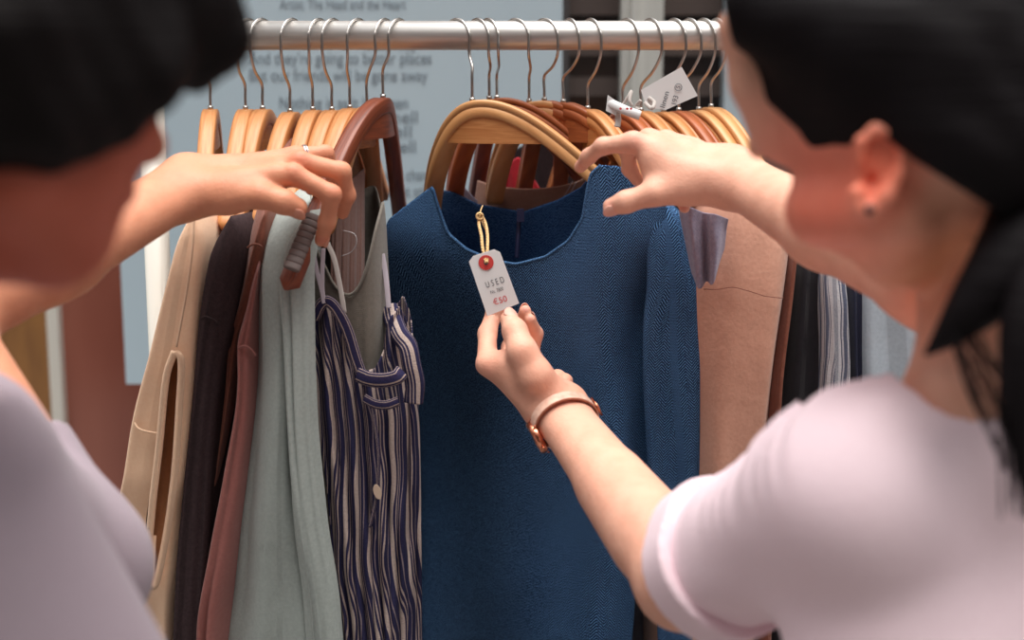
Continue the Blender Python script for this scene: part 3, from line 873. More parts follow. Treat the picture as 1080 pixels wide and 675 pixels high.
# pale blue-green jacket
g = empty('pale_green_jacket', P(300, 700, 1.75), 'pale blue-green linen jacket hanging under the tanned hand', 'jacket')
slab('body', [(214, 318, 336, 1.59), (236, 292, 338, 1.565), (270, 275, 338, 1.555), (310, 270, 334, 1.55), (380, 270, 328, 1.55), (473, 262, 331, 1.553), (551, 252, 341, 1.556), (644, 242, 355, 1.56), (680, 236, 360, 1.56), (BOT, 215, 372, 1.56)], (-0.035, 0.20, 0), M['cyan'], g, rise=0.02, seed=21, p=0.75, fold=0.004, nf=6, nu=140)
slab('front_placket', [(222, 319, 336, 1.545), (260, 300, 326, 1.535), (300, 292, 322, 1.53), (360, 296, 322, 1.528), (440, 300, 324, 1.53), (540, 306, 334, 1.532), (640, 318, 350, 1.535), (BOT, 330, 366, 1.54)], (0.01, 0.02, 0), M['cyan'], g, rise=0.0, seed=22, p=0.8, fold=0.0015)

# grey-olive vest top on the light hanger
g = empty('grey_vest_top', P(380, 600, 1.75), 'grey-olive sleeveless top with a deep neckline, behind the striped dress', 'top')
def sheet(name, T, B, mat, parent, nu=60, nv=60, thick=0.0, fold=0.002, nf=4, seed=0):
    """cloth sheet between a top curve and bottom curve, each a list of (px,py,Y)"""
    rs = np.random.RandomState(seed); ph = rs.rand(8)*6.28
    top = spline([P(*q) for q in T], nu); bot = spline([P(*q) for q in B], nu)
    V = []
    for i in range(nv):
        v = i/(nv-1)
        row = top*(1-v) + bot*v
        u = np.linspace(0, 1, nu)
        row[:, 1] += fold*min(1, 3*v)*(np.sin(u*nf*6.28+ph[0]+2*math.sin(2.4*v+ph[3])) + 0.5*np.sin(u*nf*2.3*6.28+ph[1]+3*v))
        V.append(row)
    V = np.array(V)
    du = np.concatenate([[0], np.cumsum(np.linalg.norm(np.diff(V[nv//2], axis=0), axis=1))])
    UV = np.stack([np.broadcast_to(du[None], (nv, nu)), np.broadcast_to(-np.linspace(0, 1, nv)[:, None]*np.linalg.norm(V[-1, 0]-V[0, 0]), (nv, nu))], -1)
    f = [(i*nu+j, (i+1)*nu+j, (i+1)*nu+j+1, i*nu+j+1) for i in range(nv-1) for j in range(nu-1)]
    o = mesh(name, V.reshape(-1, 3), f, mat, parent, True, UV.reshape(-1, 2))
    sm = o.modifiers.new('thickness', 'SOLIDIFY'); sm.thickness = thick or 0.0015; sm.offset = 0
    return o
sheet('back_panel', [(338, 236, 1.66), (352, 218, 1.72), (375, 205, 1.76), (394, 196, 1.78), (401, 214, 1.74)], [(322, BOT, 1.66), (350, BOT, 1.7), (380, BOT, 1.72), (420, BOT, 1.72), (436, BOT, 1.68)], M['olive'], g, seed=2)
sheet('front_panel', [(333, 262, 1.575), (340, 276, 1.572), (352, 300, 1.57), (366, 311, 1.568), (378, 303, 1.568), (388, 278, 1.57), (397, 240, 1.585), (404, 214, 1.62), (407, 240, 1.68)], [(322, BOT, 1.59), (340, BOT, 1.58), (360, BOT, 1.58), (380, BOT, 1.58), (400, BOT, 1.58), (415, BOT, 1.58), (425, BOT, 1.6), (434, BOT, 1.64), (440, BOT, 1.7)], M['olive'], g, nu=90, nv=80, seed=4, fold=0.0015)
seam('neck_binding', [(333, 262, 1.573), (342, 280, 1.57), (352, 300, 1.568), (366, 311, 1.565), (378, 303, 1.565), (388, 278, 1.568), (397, 240, 1.583), (404, 214, 1.615)], 1.57, 0.0018, M['olive'], g, 70)
g = empty('mauve_brown_blouse', P(372, 420, 1.75), 'brown-mauve blouse seen as a sliver between curled fingers and grey top', 'blouse')
sheet('back_panel', [(350, 205, 1.66), (362, 196, 1.68), (374, 186, 1.71), (384, 178, 1.74)], [(346, 420, 1.645), (360, 420, 1.65), (372, 420, 1.66), (384, 420, 1.68)], M['mauve_in'], g, seed=6)
lo = spline([P(362, 243, 1.62), P(374, 247, 1.618), P(376, 257, 1.616), P(370, 266, 1.616), P(360, 270, 1.616)], 30)
o = MB().tube(lo, 0.0005, 6).build('tag_loop', M['clear']); tag(o, 'thin clear plastic tag loop curling in the grey top neckline', 'tag loop')
# woven loop label hanging from the fingers
o = MB(); pts = spline([P(345, 256, 1.548), P(352, 272, 1.542), P(357, 294, 1.540), P(361, 316, 1.540), P(363, 330, 1.541)], 30)
o.tube(pts, 0.0028, 8, flat=((0, 1, 0), 0.15)); o = o.build('cloth_label', M['label']); tag(o, 'narrow white strip label hanging below the pointing fingertip', 'label')

# striped dress
g = empty('striped_dress', P(390, 700, 1.75), 'navy and cream striped strap dress with gathered bust and shell button', 'dress')
def front(name, top, L, R, Yf, mat, parent, bottom=BOT, nu=120, nv=160, folds=(), back=0.1, thick=None):
    """closed cloth body. top: (s, px, py) along the upper edge; L,R: (py, px) side edges; Yf(s,py) front depth; back(s,py) thickness"""
    s = np.linspace(0, 1, nu)
    tx = np.interp(s, [t[0] for t in top], [t[1] for t in top]); ty = np.interp(s, [t[0] for t in top], [t[2] for t in top])
    for _ in range(2):
        tx[1:-1] = .5*tx[1:-1]+.25*(tx[2:]+tx[:-2]); ty[1:-1] = .5*ty[1:-1]+.25*(ty[2:]+ty[:-2])
    V = []; PX = []
    for i in range(nv):
        v = (i/(nv-1))**1.0
        py = ty + (bottom-ty)*v
        lx = np.interp(py, [q[0] for q in L], [q[1] for q in L]); rx = np.interp(py, [q[0] for q in R], [q[1] for q in R])
        px = lx + (rx-lx)*s
        k = max(0, 1-v*5)**2
        px = px*(1-k) + tx*k
        Y = Yf(s, py, px)
        V.append([P(a, b, c) for a, b, c in zip(px, py, Y)])
    return np.array(V)

def grid_obj(name, V, mat, parent, flip=False, solid=0.0015, uoff=0.0, flat=False):
    nv, nu = V.shape[:2]
    k = int(nv*0.45)
    du = np.zeros((nv, nu)); seg = np.linalg.norm(np.diff(V, axis=1), axis=2)
    du[:, 1:] = np.cumsum(seg, axis=1)
    if flat: du = V[..., 0]*1.35 + 0.0*du
    c0 = nu//2
    du -= du[:, c0:c0+1]
    dv = np.zeros((nv, nu)); dv[1:] = np.cumsum(np.linalg.norm(np.diff(V, axis=0), axis=2), axis=0)
    dv = np.broadcast_to((V[..., 2]), (nv, nu))*1.0
    UV = np.stack([du+uoff, dv], -1)
    f = [(i*nu+j, (i+1)*nu+j, (i+1)*nu+j+1, i*nu+j+1) for i in range(nv-1) for j in range(nu-1)]
    o = mesh(name, V.reshape(-1, 3), f, mat, parent, True, UV.reshape(-1, 2))
    if solid:
        sm = o.modifiers.new('thickness', 'SOLIDIFY'); sm.thickness = solid; sm.offset = 1
    return o

def Yst(s, py, px):
    w = 0.004*np.sin(s*30 + 1.5*np.sin(py/60.)) + 0.003*np.sin(s*61 + py/45.) + 0.0015*np.sin(s*17+py/13.0)*(s > .5)
    return 1.555 + 0.05*(np.abs(s-0.35)*1.6)**2.5 + w
top = [(0, 327, 345), (0.10, 336, 322), (0.18, 346, 314), (0.27, 358, 330), (0.36, 367, 347), (0.44, 376, 382), (0.50, 383, 392), (0.62, 396, 388), (0.70, 404, 370), (0.78, 411, 335), (0.86, 421, 322), (0.93, 431, 345), (1, 435, 375)]
V = front('f', top, [(300, 326), (345, 327), (420, 331), (500, 343), (600, 352), (675, 364), (BOT, 380)], [(300, 430), (380, 437), (420, 441), (520, 443), (BOT, 446)], Yst, None, None, nu=200, nv=200)
grid_obj('front_panel', V, M['stripe'], g, flat=True)
Vb = V.copy(); Vb[..., 1] = V[..., 1] + 0.012 + 0.10*np.sin(np.linspace(0, 1, V.shape[1])*math.pi)[None]**0.6
grid_obj('back_panel', Vb, M['stripe'], g)
def band(name, pts, r, mat, parent, ratio=0.3, nrm=(0, 1, 0), n=60, ny=12):
    return MB().tube(spline([P(*q) for q in pts], n), r, ny, flat=(nrm, ratio)).build(name, mat, parent)
M['stripe_band'] = striped('navy_cream_stripe_band', [(0, (42, 40, 70)), (0.30, (160, 140, 130)), (0.44, (42, 40, 70)), (0.62, (158, 140, 132)), (0.72, (46, 40, 68))], 0.014, warp=0.004, ang=math.radians(0))
band('left_neck_band', [(331, 336, 1.55), (338, 322, 1.545), (346, 318, 1.542), (356, 328, 1.54), (367, 350, 1.54), (376, 380, 1.54), (381, 394, 1.54)], 0.0065, M['stripe_band'], g)
band('centre_band', [(377, 395, 1.538), (390, 400, 1.532), (405, 401, 1.53), (418, 398, 1.532), (424, 392, 1.54)], 0.0085, M['stripe_band'], g)
band('centre_band', [(384, 420, 1.538), (396, 426, 1.532), (408, 427, 1.53), (420, 423, 1.534)], 0.0055, M['stripe_band'], g)
band('side_ruffle', [(410, 325, 1.60), (420, 350, 1.57), (430, 365, 1.555), (434, 385, 1.55), (438, 405, 1.55), (436, 425, 1.55)], 0.011, M['stripe'], g, 0.5)
seam('button_placket', [(393, 428, 1.535), (396, 450, 1.533), (399, 475, 1.531), (399, 500, 1.531), (396, 530, 1.531), (390, 556, 1.531)], 1.54, 0.0022, M['stripe_band'], g)
mb = MB(); c = P(398, 519, 1.526); th = np.linspace(0, 6.283, 20, endpoint=False)
ax1 = np.array([0.8, 0, 0.6]); ax2 = np.array([-0.35, 0, 0.9]); ax2 /= np.linalg.norm(ax2)
mb.bezcard([c + ax1*0.0045*math.cos(t) + ax2*0.0085*math.sin(t) for t in th], (0, 0.002, 0)); mb.build('button', M['button'], g, False)
for a in ([(330, 264, 1.545), (334, 285, 1.543), (339, 305, 1.542), (342, 320, 1.541)], [(341, 262, 1.545), (340, 284, 1.543), (340, 305, 1.542), (342, 320, 1.541)]):
    band('ribbon_strap', a, 0.0024, M['ribbon'], g, 0.15)
band('ribbon_strap', [(403, 268, 1.60), (406, 285, 1.595), (408, 302, 1.59), (410, 325, 1.585)], 0.0030, M['ribbon'], g, 0.15)

# ------------------------------------------------------------------ navy dress (centre of the picture)
def sstep(a, b, x):
    t = np.clip((x-a)/(b-a), 0, 1); return t*t*(3-2*t)
def Ydress(s, py, px):
    base = 1.640 + (0.16+0.17*sstep(260, 460, py))*(1-sstep(0.0, 0.74, s))**1.4          # left side turns away
    base = base - 0.012*sstep(0.55, 0.85, s)
    top = 1-sstep(230, 380, py)
    base = base - 0.075*top*(1-sstep(0.0, 0.3, s)) - 0.01*top
    w = 0.0095*np.sin((px-455)/17.0 + 0.9*np.sin(py/120.0))*sstep(0.35, 0.75, s)*sstep(300, 520, py)
    w += 0.009*np.sin((px-30)/27.0 + py/95.0)*sstep(260, 480, py)*sstep(0.3, 0.6, s)
    w += 0.0016*np.sin(px/9.0+py/23.0)*sstep(0.6, 1, s)
    base = base - 0.05*sstep(0.80, 0.98, s)*(-1)*0.5*sstep(240, 330, py)
    return base + w
top = [(0, 405, 243), (0.03, 410, 231), (0.08, 425, 219), (0.15, 446, 203), (0.175, 456, 196), (0.20, 460, 212), (0.25, 472, 246), (0.31, 492, 263), (0.40, 520, 275), (0.47, 545, 279), (0.56, 576, 271), (0.64, 600, 254), (0.70, 615, 230), (0.735, 619, 202), (0.76, 623, 184), (0.80, 634, 174), (0.86, 652, 175), (0.92, 676, 186), (1.0, 702, 212)]
V = front('f', top, [(230, 404), (300, 413), (350, 424), (420, 436), (500, 441), (BOT, 441)], [(212, 704), (260, 696), (330, 690), (400, 690), (480, 692), (560, 684), (620, 670), (675, 666), (BOT, 660)], Ydress, None, None, nu=240, nv=260)
g = empty('navy_dress', P(570, 860, 1.75), 'navy blue herringbone dress in the middle, being looked at by both people', 'dress')
grid_obj('front_panel', V, M['navy'], g, solid=0.002)
neck_row = V[0, 41:192:3] + np.array([0, -0.0012, 0])
Vb = V.copy(); Vb[..., 1] = V[..., 1] + 0.02 + 0.10*np.sin(np.linspace(0, 1, V.shape[1])*math.pi)[None]**0.7
# back upper edge stands higher than the front neckline
sx = np.linspace(0, 1, 240)
bt = [(0, 405, 243), (0.08, 425, 219), (0.175, 456, 198), (0.24, 480, 203), (0.33, 504, 215), (0.45, 552, 223), (0.58, 590, 210), (0.70, 614, 197), (0.76, 624, 184), (0.80, 634, 174), (0.86, 652, 175), (0.92, 676, 186), (1.0, 702, 212)]
bx = np.interp(sx, [q[0] for q in bt], [q[1] for q in bt]); by = np.interp(sx, [q[0] for q in bt], [q[2] for q in bt])
for i in range(120):
    w = (1-i/119.0)
    for j in range(240):
        tgt = P(bx[j], by[j] + (V.shape[0] and i*2.6), Vb[i, j, 1])
        Vb[i, j] = Vb[i, j]*(1-w) + tgt*w
grid_obj('back_panel', Vb, M['navy_in'], g, solid=0.002)
# neckline facing edge and centre-back zip
MB().tube(neck_row, 0.0022, 8).build('neckline_edge', M['navy'], g)
seam('zip', [(548, 224, 1.735), (547, 240, 1.733), (546, 256, 1.73), (545, 272, 1.728)], 1.73, 0.0028, M['zip'], g)
c = P(549, 227, 1.725); MB().box(c - np.array([.0045, .002, .008]), c + np.array([.0045, .002, .008])).build('zip_pull', M['zip'], g, False)
# sleeve at the right side
def slv(name, rows, mat, parent, **k): return slab(name, rows, mat=mat, parent=parent, **k)
slab('sleeve', [(203, 690, 702, 1.635), (215, 678, 712, 1.622), (240, 682, 731, 1.612), (300, 684, 742, 1.608), (350, 681, 747, 1.606), (400, 682, 751, 1.604), (490, 688, 758, 1.604), (560, 693, 760, 1.606), (BOT, 700, 756, 1.61)], (0.01, 0.075, 0), M['navy'], g, rise=0.0, p=0.5, fold=0.0026, nf=5, seed=31, nu=120, nv=140)

# ------------------------------------------------------------------ things behind the navy dress
g = empty('taupe_top', P(560, 300, 1.9), 'taupe top with white side stitching seen through the navy dress neckline', 'top')
sheet('panel', [(504, 190, 1.86), (524, 196, 1.84), (560, 199, 1.83), (600, 194, 1.82), (628, 182, 1.82)], [(488, 300, 1.86), (520, 300, 1.84), (560, 300, 1.83), (600, 300, 1.83), (640, 300, 1.83)], M['taupe'], g, fold=0.001)
seam('white_stitching', [(604, 191, 1.812), (598, 202, 1.81), (590, 214, 1.81), (584, 226, 1.81)], 1.8, 0.0006, M['ribbon'], g)
seam('white_stitching', [(608, 192, 1.812), (602, 203, 1.81), (594, 215, 1.81), (588, 227, 1.81)], 1.8, 0.0006, M['ribbon'], g)
g = empty('crimson_top', P(530, 300, 1.95), 'crimson red top glimpsed beneath the pale hangers', 'top')
sheet('panel', [(494, 204, 1.95), (512, 190, 1.93), (528, 186, 1.92), (545, 166, 1.91), (556, 178, 1.91), (570, 200, 1.91)], [(494, 320, 1.95), (512, 320, 1.94), (528, 320, 1.93), (545, 320, 1.92), (556, 320, 1.92), (570, 320, 1.92)], M['red'], g, fold=0.003)
g = empty('dark_purple_jacket', P(590, 300, 1.97), 'very dark purple-black jacket behind the taupe top', 'jacket')
sheet('panel', [(540, 160, 1.97), (560, 150, 1.96), (590, 146, 1.95), (620, 148, 1.95), (650, 156, 1.95)], [(540, 330, 1.97), (565, 330, 1.97), (590, 330, 1.96), (620, 330, 1.96), (650, 330, 1.96)], M['darkcloth'], g, fold=0.003)
g = empty('beige_lace_camisole', P(490, 280, 1.9), 'pale mauve-beige camisole at the left corner inside the navy neckline', 'camisole')
sheet('panel', [(478, 186, 1.83), (484, 188, 1.84), (492, 200, 1.85), (508, 216, 1.86)], [(470, 290, 1.83), (484, 290, 1.85), (494, 290, 1.86), (510, 290, 1.87)], M['lav'], g, fold=0.001)

# ------------------------------------------------------------------ garments at the right
g = empty('lavender_blouse', P(740, 400, 1.7), 'grey-lavender blouse whose ruffled sleeve pokes out beside the navy dress', 'blouse')
sheet('ruffle_sleeve', [(716, 222, 1.59), (728, 219, 1.565), (742, 224, 1.572), (755, 226, 1.56), (768, 231, 1.575)], [(730, 288, 1.60), (737, 304, 1.58), (746, 297, 1.585), (752, 298, 1.57), (764, 262, 1.59)], M['lav'], g, fold=0.003, nf=2, seed=3, thick=0.001)
slab('body', [(232, 724, 734, 1.66), (300, 724, 733, 1.66), (500, 722, 729, 1.66), (BOT, 716, 722, 1.66)], (-0.02, 0.12, 0), M['lav'], g, rise=0.03, seed=40)
g = empty('blush_dress', P(790, 700, 1.7), 'blush-beige cotton garment with a waist seam, right of the navy dress', 'dress')
slab('body', [(205, 756, 800, 1.62), (222, 742, 822, 1.60), (264, 737, 848, 1.59), (314, 735, 843, 1.585), (380, 732, 834, 1.585), (460, 730, 825, 1.585), (560, 728, 816, 1.585), (BOT, 725, 800, 1.585)], (-0.06, 0.3, 0), M['blush'], g, rise=0.06, seed=43, p=0.6, fold=0.0045, nf=6, nu=150, nv=150)
seam('waist_seam', [(742, 305, 1.575), (758, 305, 1.572), (773, 303, 1.571), (790, 307, 1.571), (806, 312, 1.571), (822, 314, 1.574), (826, 314, 1.580)], 1.57, 0.0005, M['rust'], g)
slab('back_edge', [(262, 838, 844, 1.61), (314, 832, 838, 1.61), (420, 820, 826, 1.61), (BOT, 800, 810, 1.61)], (-0.05, 0.2, 0), M['rust'], g, rise=0.0, seed=44, fold=0.001)
g = empty('black_top', P(850, 700, 1.7), 'black top between the blush garment and the striped shirt', 'top')
slab('body', [(240, 848, 866, 1.63), (300, 843, 868, 1.62), (420, 832, 870, 1.62), (BOT, 813, 862, 1.62)], (-0.06, 0.3, 0), M['black'], g, rise=0.05, seed=45)
g = empty('striped_shirt', P(885, 700, 1.7), 'grey and white ticking-striped shirt at the right of the rail', 'shirt')
slab('body', [(262, 870, 884, 1.61), (290, 871, 894, 1.60), (330, 872, 898, 1.595), (380, 873, 899, 1.595), (430, 872, 896, 1.595), (BOT, 866, 888, 1.595)], (-0.05, 0.3, 0), M['ticking'], g, rise=0.04, seed=46, fold=0.003)
g = empty('navy_shirt', P(905, 700, 1.7), 'plain navy garment, a narrow strip right of the striped shirt', 'top')
slab('body', [(270, 892, 909, 1.63), (310, 898, 912, 1.62), (420, 899, 912, 1.62), (BOT, 893, 906, 1.62)], (-0.06, 0.3, 0), M['navyplain'], g, rise=0.04, seed=47)
g = empty('light_blue_shirt', P(945, 700, 1.7), 'light blue linen shirt, last garment before the fair arm hides the rail', 'shirt')
slab('body', [(260, 912, 960, 1.62), (310, 914, 985, 1.61), (420, 914, 1000, 1.61), (BOT, 910, 1000, 1.61)], (-0.06, 0.3, 0), M['ltblue'], g, rise=0.04, seed=48, fold=0.004)
g = empty('grey_linen_dress', P(690, 800, 1.75), 'grey linen garment showing only low down beneath the elbow', 'dress')
slab('body', [(300, 690, 720, 1.78), (500, 660, 722, 1.76), (640, 655, 722, 1.75), (BOT, 650, 722, 1.75)], (0.0, 0.2, 0), M['greyc'], g, rise=0.03, seed=49)

# ------------------------------------------------------------------ tags
def frame3(p0, px_dir):
    return p0
# price tag on the navy dress
cen = P(521, 299, 1.566)
tagobj = empty('price_tag', P(512.6, 277, 1.566), 'white price tag with red eyelet ring and stamped letters, held between thumb and finger', 'price tag')
def card(pix, Y, t, mat, name, parent, smooth=False):
    mb = MB(); mb.bezcard([P(x, y, Y + (y-270)*0.0) for x, y in pix], (0, t, 0)); return mb.build(name, mat, parent, smooth)
card([(494.5, 276), (499, 270), (521, 263), (527.5, 266), (547.5, 320), (514, 333.5)], 1.566, 0.0007, M['paper'], 'card', tagobj)
def disc(px, py, Y, rad, hole, mat, name, parent, t=0.0005):
    c = P(px, py, Y); mb = MB(); th = np.linspace(0, 6.2832, 33)[:-1]
    n = 32
    v = [c + np.array([rad*math.cos(a), 0, rad*math.sin(a)]) for a in th] + [c + np.array([hole*math.cos(a), 0, hole*math.sin(a)]) for a in th]
    v += [p + np.array([0, t, 0]) for p in v]
    f = []
    for i in range(n):
        j = (i+1) % n
        f += [(i, j, n+j, n+i), (2*n+i, 3*n+i, 3*n+j, 2*n+j), (i, 2*n+i, 2*n+j, j), (n+i, n+j, 3*n+j, 3*n+i)]
    mb.add(v, f); return mb.build(name, mat, parent, False)
disc(512.6, 277, 1.5652, 0.0084, 0.0026, M['eyelet'], 'eyelet', tagobj)
disc(512.6, 277, 1.5650, 0.0026, 0.0001, M['ink'], 'eyelet_hole', tagobj)
ang = math.radians(18)
axx = np.array([math.cos(ang), 0, math.sin(ang)]); ayy = np.array([-math.sin(ang), 0, math.cos(ang)])
text('stamped_letters', 'U S E D', 522, 298, 1.5655, 9.5, M['ink'], tagobj, wpx=20, axes=(axx, ayy), align='CENTER')
text('small_print', 'No. 7800', 524, 306.5, 1.5655, 5.5, M['ink'], tagobj, wpx=14, axes=(axx, ayy), align='CENTER')
text('stamped_price', '€50', 527.5, 317, 1.5655, 9, M['redink'], tagobj, wpx=15, axes=(axx, ayy), align='CENTER')
for off in (0, 5):
    pts = spline([P(512.6+off*0.2, 277, 1.563), P(509+off, 262, 1.575), P(507.5+off*1.3, 248, 1.60), P(505+off*1.4, 236, 1.625), P(506+off*0.4, 227, 1.635)], 60)
    mb = MB()
    tt = np.linspace(0, 60, 60)
    for phs in (0, math.pi):
        q = pts + np.stack([np.cos(tt+phs)*0.0010, np.zeros(60), np.sin(tt+phs)*0.0006], 1)
        mb.tube(q, 0.0011, 8)
    mb.build('twine_loop', M['twine'], tagobj)
mb = MB(); k = P(506, 228, 1.63)
th = np.linspace(0, 12.56, 60)
mb.tube(np.stack([k[0]+0.0035*np.cos(th), k[1]+0.003*np.sin(th*0.5), k[2]+0.0035*np.sin(th)], 1), 0.0013, 8)
mb.tube(spline([k, P(510, 238, 1.628), P(514, 246, 1.627)], 12), 0.0008, 6)
mb.tube(spline([k, P(507, 222, 1.64), P(509, 217, 1.66)], 12), 0.0008, 6)
mb.build('twine_knot', M['twine'], tagobj)

# handwritten tag and knotted tissue at the right
ht = empty('handwritten_tag', P(705, 95, 1.66), 'white handwritten tag with a circled mark, tied among the right-hand hooks', 'swing tag')
card([(676, 95), (719, 70.5), (736, 101), (702, 116), (682, 113)], 1.66, 0.0008, M['paper'], 'card', ht)
a2 = math.radians(75)
hx = np.array([math.cos(a2), 0, math.sin(a2)]); hy = np.array([-math.sin(a2), 0, math.cos(a2)])
text('handwriting', 'linen', 701, 105, 1.659, 8, M['ink'], ht, wpx=17, axes=(hx, hy), align='CENTER')
text('handwriting', '193', 712, 106, 1.659, 8, M['ink'], ht, wpx=9, axes=(hx, hy), align='CENTER')
text('handwriting', '5', 715.5, 92, 1.659, 6, M['ink'], ht, axes=(hx, hy), align='CENTER')
c = P(715.5, 92, 1.659); th = np.linspace(0, 6.2832, 30)
MB().tube(np.stack([c[0]+0.004*np.cos(th), np.full(30, c[1]), c[2]+0.004*np.sin(th)], 1), 0.00035, 5).build('circled_mark', M['ink'], ht)
band('tie_string', [(680, 108, 1.66), (684, 112, 1.655), (688, 114, 1.65), (690, 108, 1.655), (684, 103, 1.66)], 0.0022, M['label'], ht, 0.6, n=30)
band('tie_string', [(676, 106, 1.66), (671, 112, 1.665), (674, 116, 1.66)], 0.0022, M['label'], ht, 0.6, n=20)
ft = empty('folded_tag', P(660, 115, 1.665), 'crumpled folded paper tag with red print wound round a hanger neck', 'swing tag')
band('paper_roll', [(642, 108, 1.665), (652, 113, 1.66), (664, 118, 1.655), (675, 122, 1.655)], 0.0055, M['paper'], ft, 0.6, n=20)
card([(641, 100), (652, 108), (650, 122), (639, 117)], 1.662, 0.001, M['paper'], 'paper_flap', ft)
band('tie_string', [(651, 118, 1.664), (652, 126, 1.664), (651, 134, 1.662)], 0.0035, M['label'], ft, 0.4, n=16)
band('tie_string', [(656, 112, 1.66), (662, 103, 1.658), (666, 96, 1.66), (664, 106, 1.655), (667, 112, 1.655)], 0.0018, M['label'], ft, 0.5, n=30)
text('red_print', '\u2022 \u2022\u2022', 660, 115, 1.648, 10, M['redink'], ft, wpx=14, align='CENTER')

#==SPLIT==
# ------------------------------------------------------------------ people
def V3(*a): return np.array(a, float)

def axes_from(f, up=(0, 0, 1)):
    f = np.asarray(f, float); f /= np.linalg.norm(f)
    l = np.cross(up, f); l /= np.linalg.norm(l)
    u = np.cross(f, l)
    return np.array([f, l, u])          # forward, left, up rows

# ================= left person =================
def finger(js, rs): return chain([P(*j) for j in js], rs)
hA = [
    # index, middle, ring, pinky of the tanned left hand (palm down, pointing right)
    finger([(268, 194, 1.497), (309, 184, 1.487), (350, 205, 1.487), (345, 234, 1.500), (339, 253, 1.515)], [0.0115, 0.0112, 0.0095, 0.0086, 0.0076]),
    finger([(270, 182, 1.515), (316, 171, 1.507), (360, 181, 1.512), (366, 206, 1.525), (361, 224, 1.540)], [0.0115, 0.0115, 0.0098, 0.0088, 0.0076]),
    finger([(272, 176, 1.530), (312, 165, 1.532), (343, 162, 1.545), (352, 184, 1.560), (350, 200, 1.572)], [0.0110, 0.0105, 0.0088, 0.0082, 0.0072]),
    finger([(262, 180, 1.540), (296, 170, 1.552), (322, 170, 1.566), (330, 188, 1.578), (328, 200, 1.585)], [0.0105, 0.0098, 0.0080, 0.0074, 0.0066]),
]
tA = finger([(215, 205, 1.493), (240, 208, 1.482), (274, 206, 1.473), (299, 213, 1.474), (314, 219, 1.482)], [0.017, 0.0170, 0.0135, 0.0125, 0.0105])
wA1, wA2 = P(196, 206, 1.49), P(196, 187, 1.515)
elA = P(-75, 336, 1.25)
shA = P(68, 600, 1.13)
headA = P(-4, 52, 0.80)
coreA = [RC(wA1, P(290, 186, 1.49), 0.0185, 0.0135), RC(wA2, P(300, 172, 1.53), 0.0175, 0.0115), RC(wA2, P(288, 176, 1.548), 0.0165, 0.0105),
         RC(wA1, P(250, 203, 1.485), 0.019, 0.016),
         RC(wA1, P(60, 276, 1.33), 0.0205, 0.033), RC(wA2, P(60, 270, 1.36), 0.0195, 0.030),
         RC(P(60, 274, 1.345), elA, 0.036, 0.043), RC(elA, shA, 0.042, 0.055),
         RC(shA, P(-60, 500, 1.0), 0.058, 0.065), RC(P(-60, 500, 1.0), P(-280, 560, 0.80), 0.065, 0.055),
         RC(P(-75, 540, 0.88), P(90, 1000, 0.90), 0.085, 0.12), RC(P(-150, 470, 0.88), P(-95, 220, 0.80), 0.055, 0.052)]
# head: forward direction right and away
fA = V3(0.66, 0.72, -0.22); AX = axes_from(fA)
hc = headA
def H(f, l, u): return hc + AX[0]*f + AX[1]*l + AX[2]*u
coreA += [EL(H(-0.012, 0, 0.02), (0.098, 0.076, 0.085), AX), EL(H(0.030, 0, -0.055), (0.058, 0.060, 0.066), AX),
          RC(H(0.045, 0.012, -0.098), H(0.045, -0.012, -0.098), 0.024, 0.024), RC(H(-0.005, 0.045, -0.075), H(0.045, 0.014, -0.098), 0.022, 0.02), RC(H(-0.005, -0.045, -0.075), H(0.045, -0.014, -0.098), 0.022, 0.02),
          RC(H(0.082, 0, 0.0), H(0.103, 0, -0.034), 0.010, 0.013, k=0.015), EL(H(0.080, 0, -0.066), (0.014, 0.024, 0.009), AX, k=0.01),
          EL(H(0.062, -0.036, -0.03), (0.022, 0.02, 0.018), AX), EL(H(0.062, 0.036, -0.03), (0.022, 0.02, 0.018), AX),
          EL(H(-0.02, -0.078, -0.025), (0.017, 0.009, 0.03), AX, k=0.006), EL(H(-0.02, 0.078, -0.025), (0.017, 0.009, 0.03), AX, k=0.006)]
cutsA = [(EL(H(0.088, -0.031, 0.002), (0.016, 0.016, 0.010), AX), 0.012), (EL(H(0.088, 0.031, 0.002), (0.016, 0.016, 0.010), AX), 0.012),
         (EL(H(-0.016, -0.090, -0.022), (0.008, 0.008, 0.014), AX), 0.004)]
# other (right) arm hangs down close to the lens side, out of the picture
armA2 = chain([P(-280, 560, 0.80), P(-330, 900, 0.78), P(-150, 1150, 0.95), P(-130, 1210, 1.0)], [0.055, 0.042, 0.027, 0.024])
hA2 = [chain([P(-130, 1210, 1.0) + V3(dx, dy, 0), P(-120, 1290, 1.03) + V3(dx*1.4, dy, 0), P(-115, 1330, 1.05) + V3(dx*1.4, dy, -0.01)], [0.016, 0.010, 0.008]) for dx, dy in ((-0.02, 0.0), (0, 0.01), (0.018, 0.02), (0.034, 0.03))]
hA2.append(chain([P(-130, 1210, 1.0), P(-95, 1250, 0.98), P(-85, 1275, 0.99)], [0.018, 0.012, 0.009]))
shapeA = Shape(coreA + armA2, hA + [(0.010, tA)] + hA2, k=0.022, kb=0.010, cuts=cutsA)
personA = empty('person', (P(-20, 900, 1.0)[0], 1.0, 0), 'person with short black hair at left, bare arm raised over the hangers, pale top', 'person')
nail = (214, 150, 128)
paintA = [(P(60, 170, 0.76), 0.16, (176, 86, 64), 0.97, 0.45), (P(311, 184, 1.475), 0.016, (204, 118, 92), 0.5, 1.0), (P(318, 168, 1.495), 0.017, (206, 112, 86), 0.55, 1.0), (P(352, 203, 1.477), 0.012, (200, 118, 92), 0.45, 1.0),  # first patch: shade on the head put into its skin colour
          (P(340, 254, 1.507), 0.008, (204, 120, 104), 0.5), (P(314, 222, 1.474), 0.009, (206, 120, 98), 0.5, 1.0)]
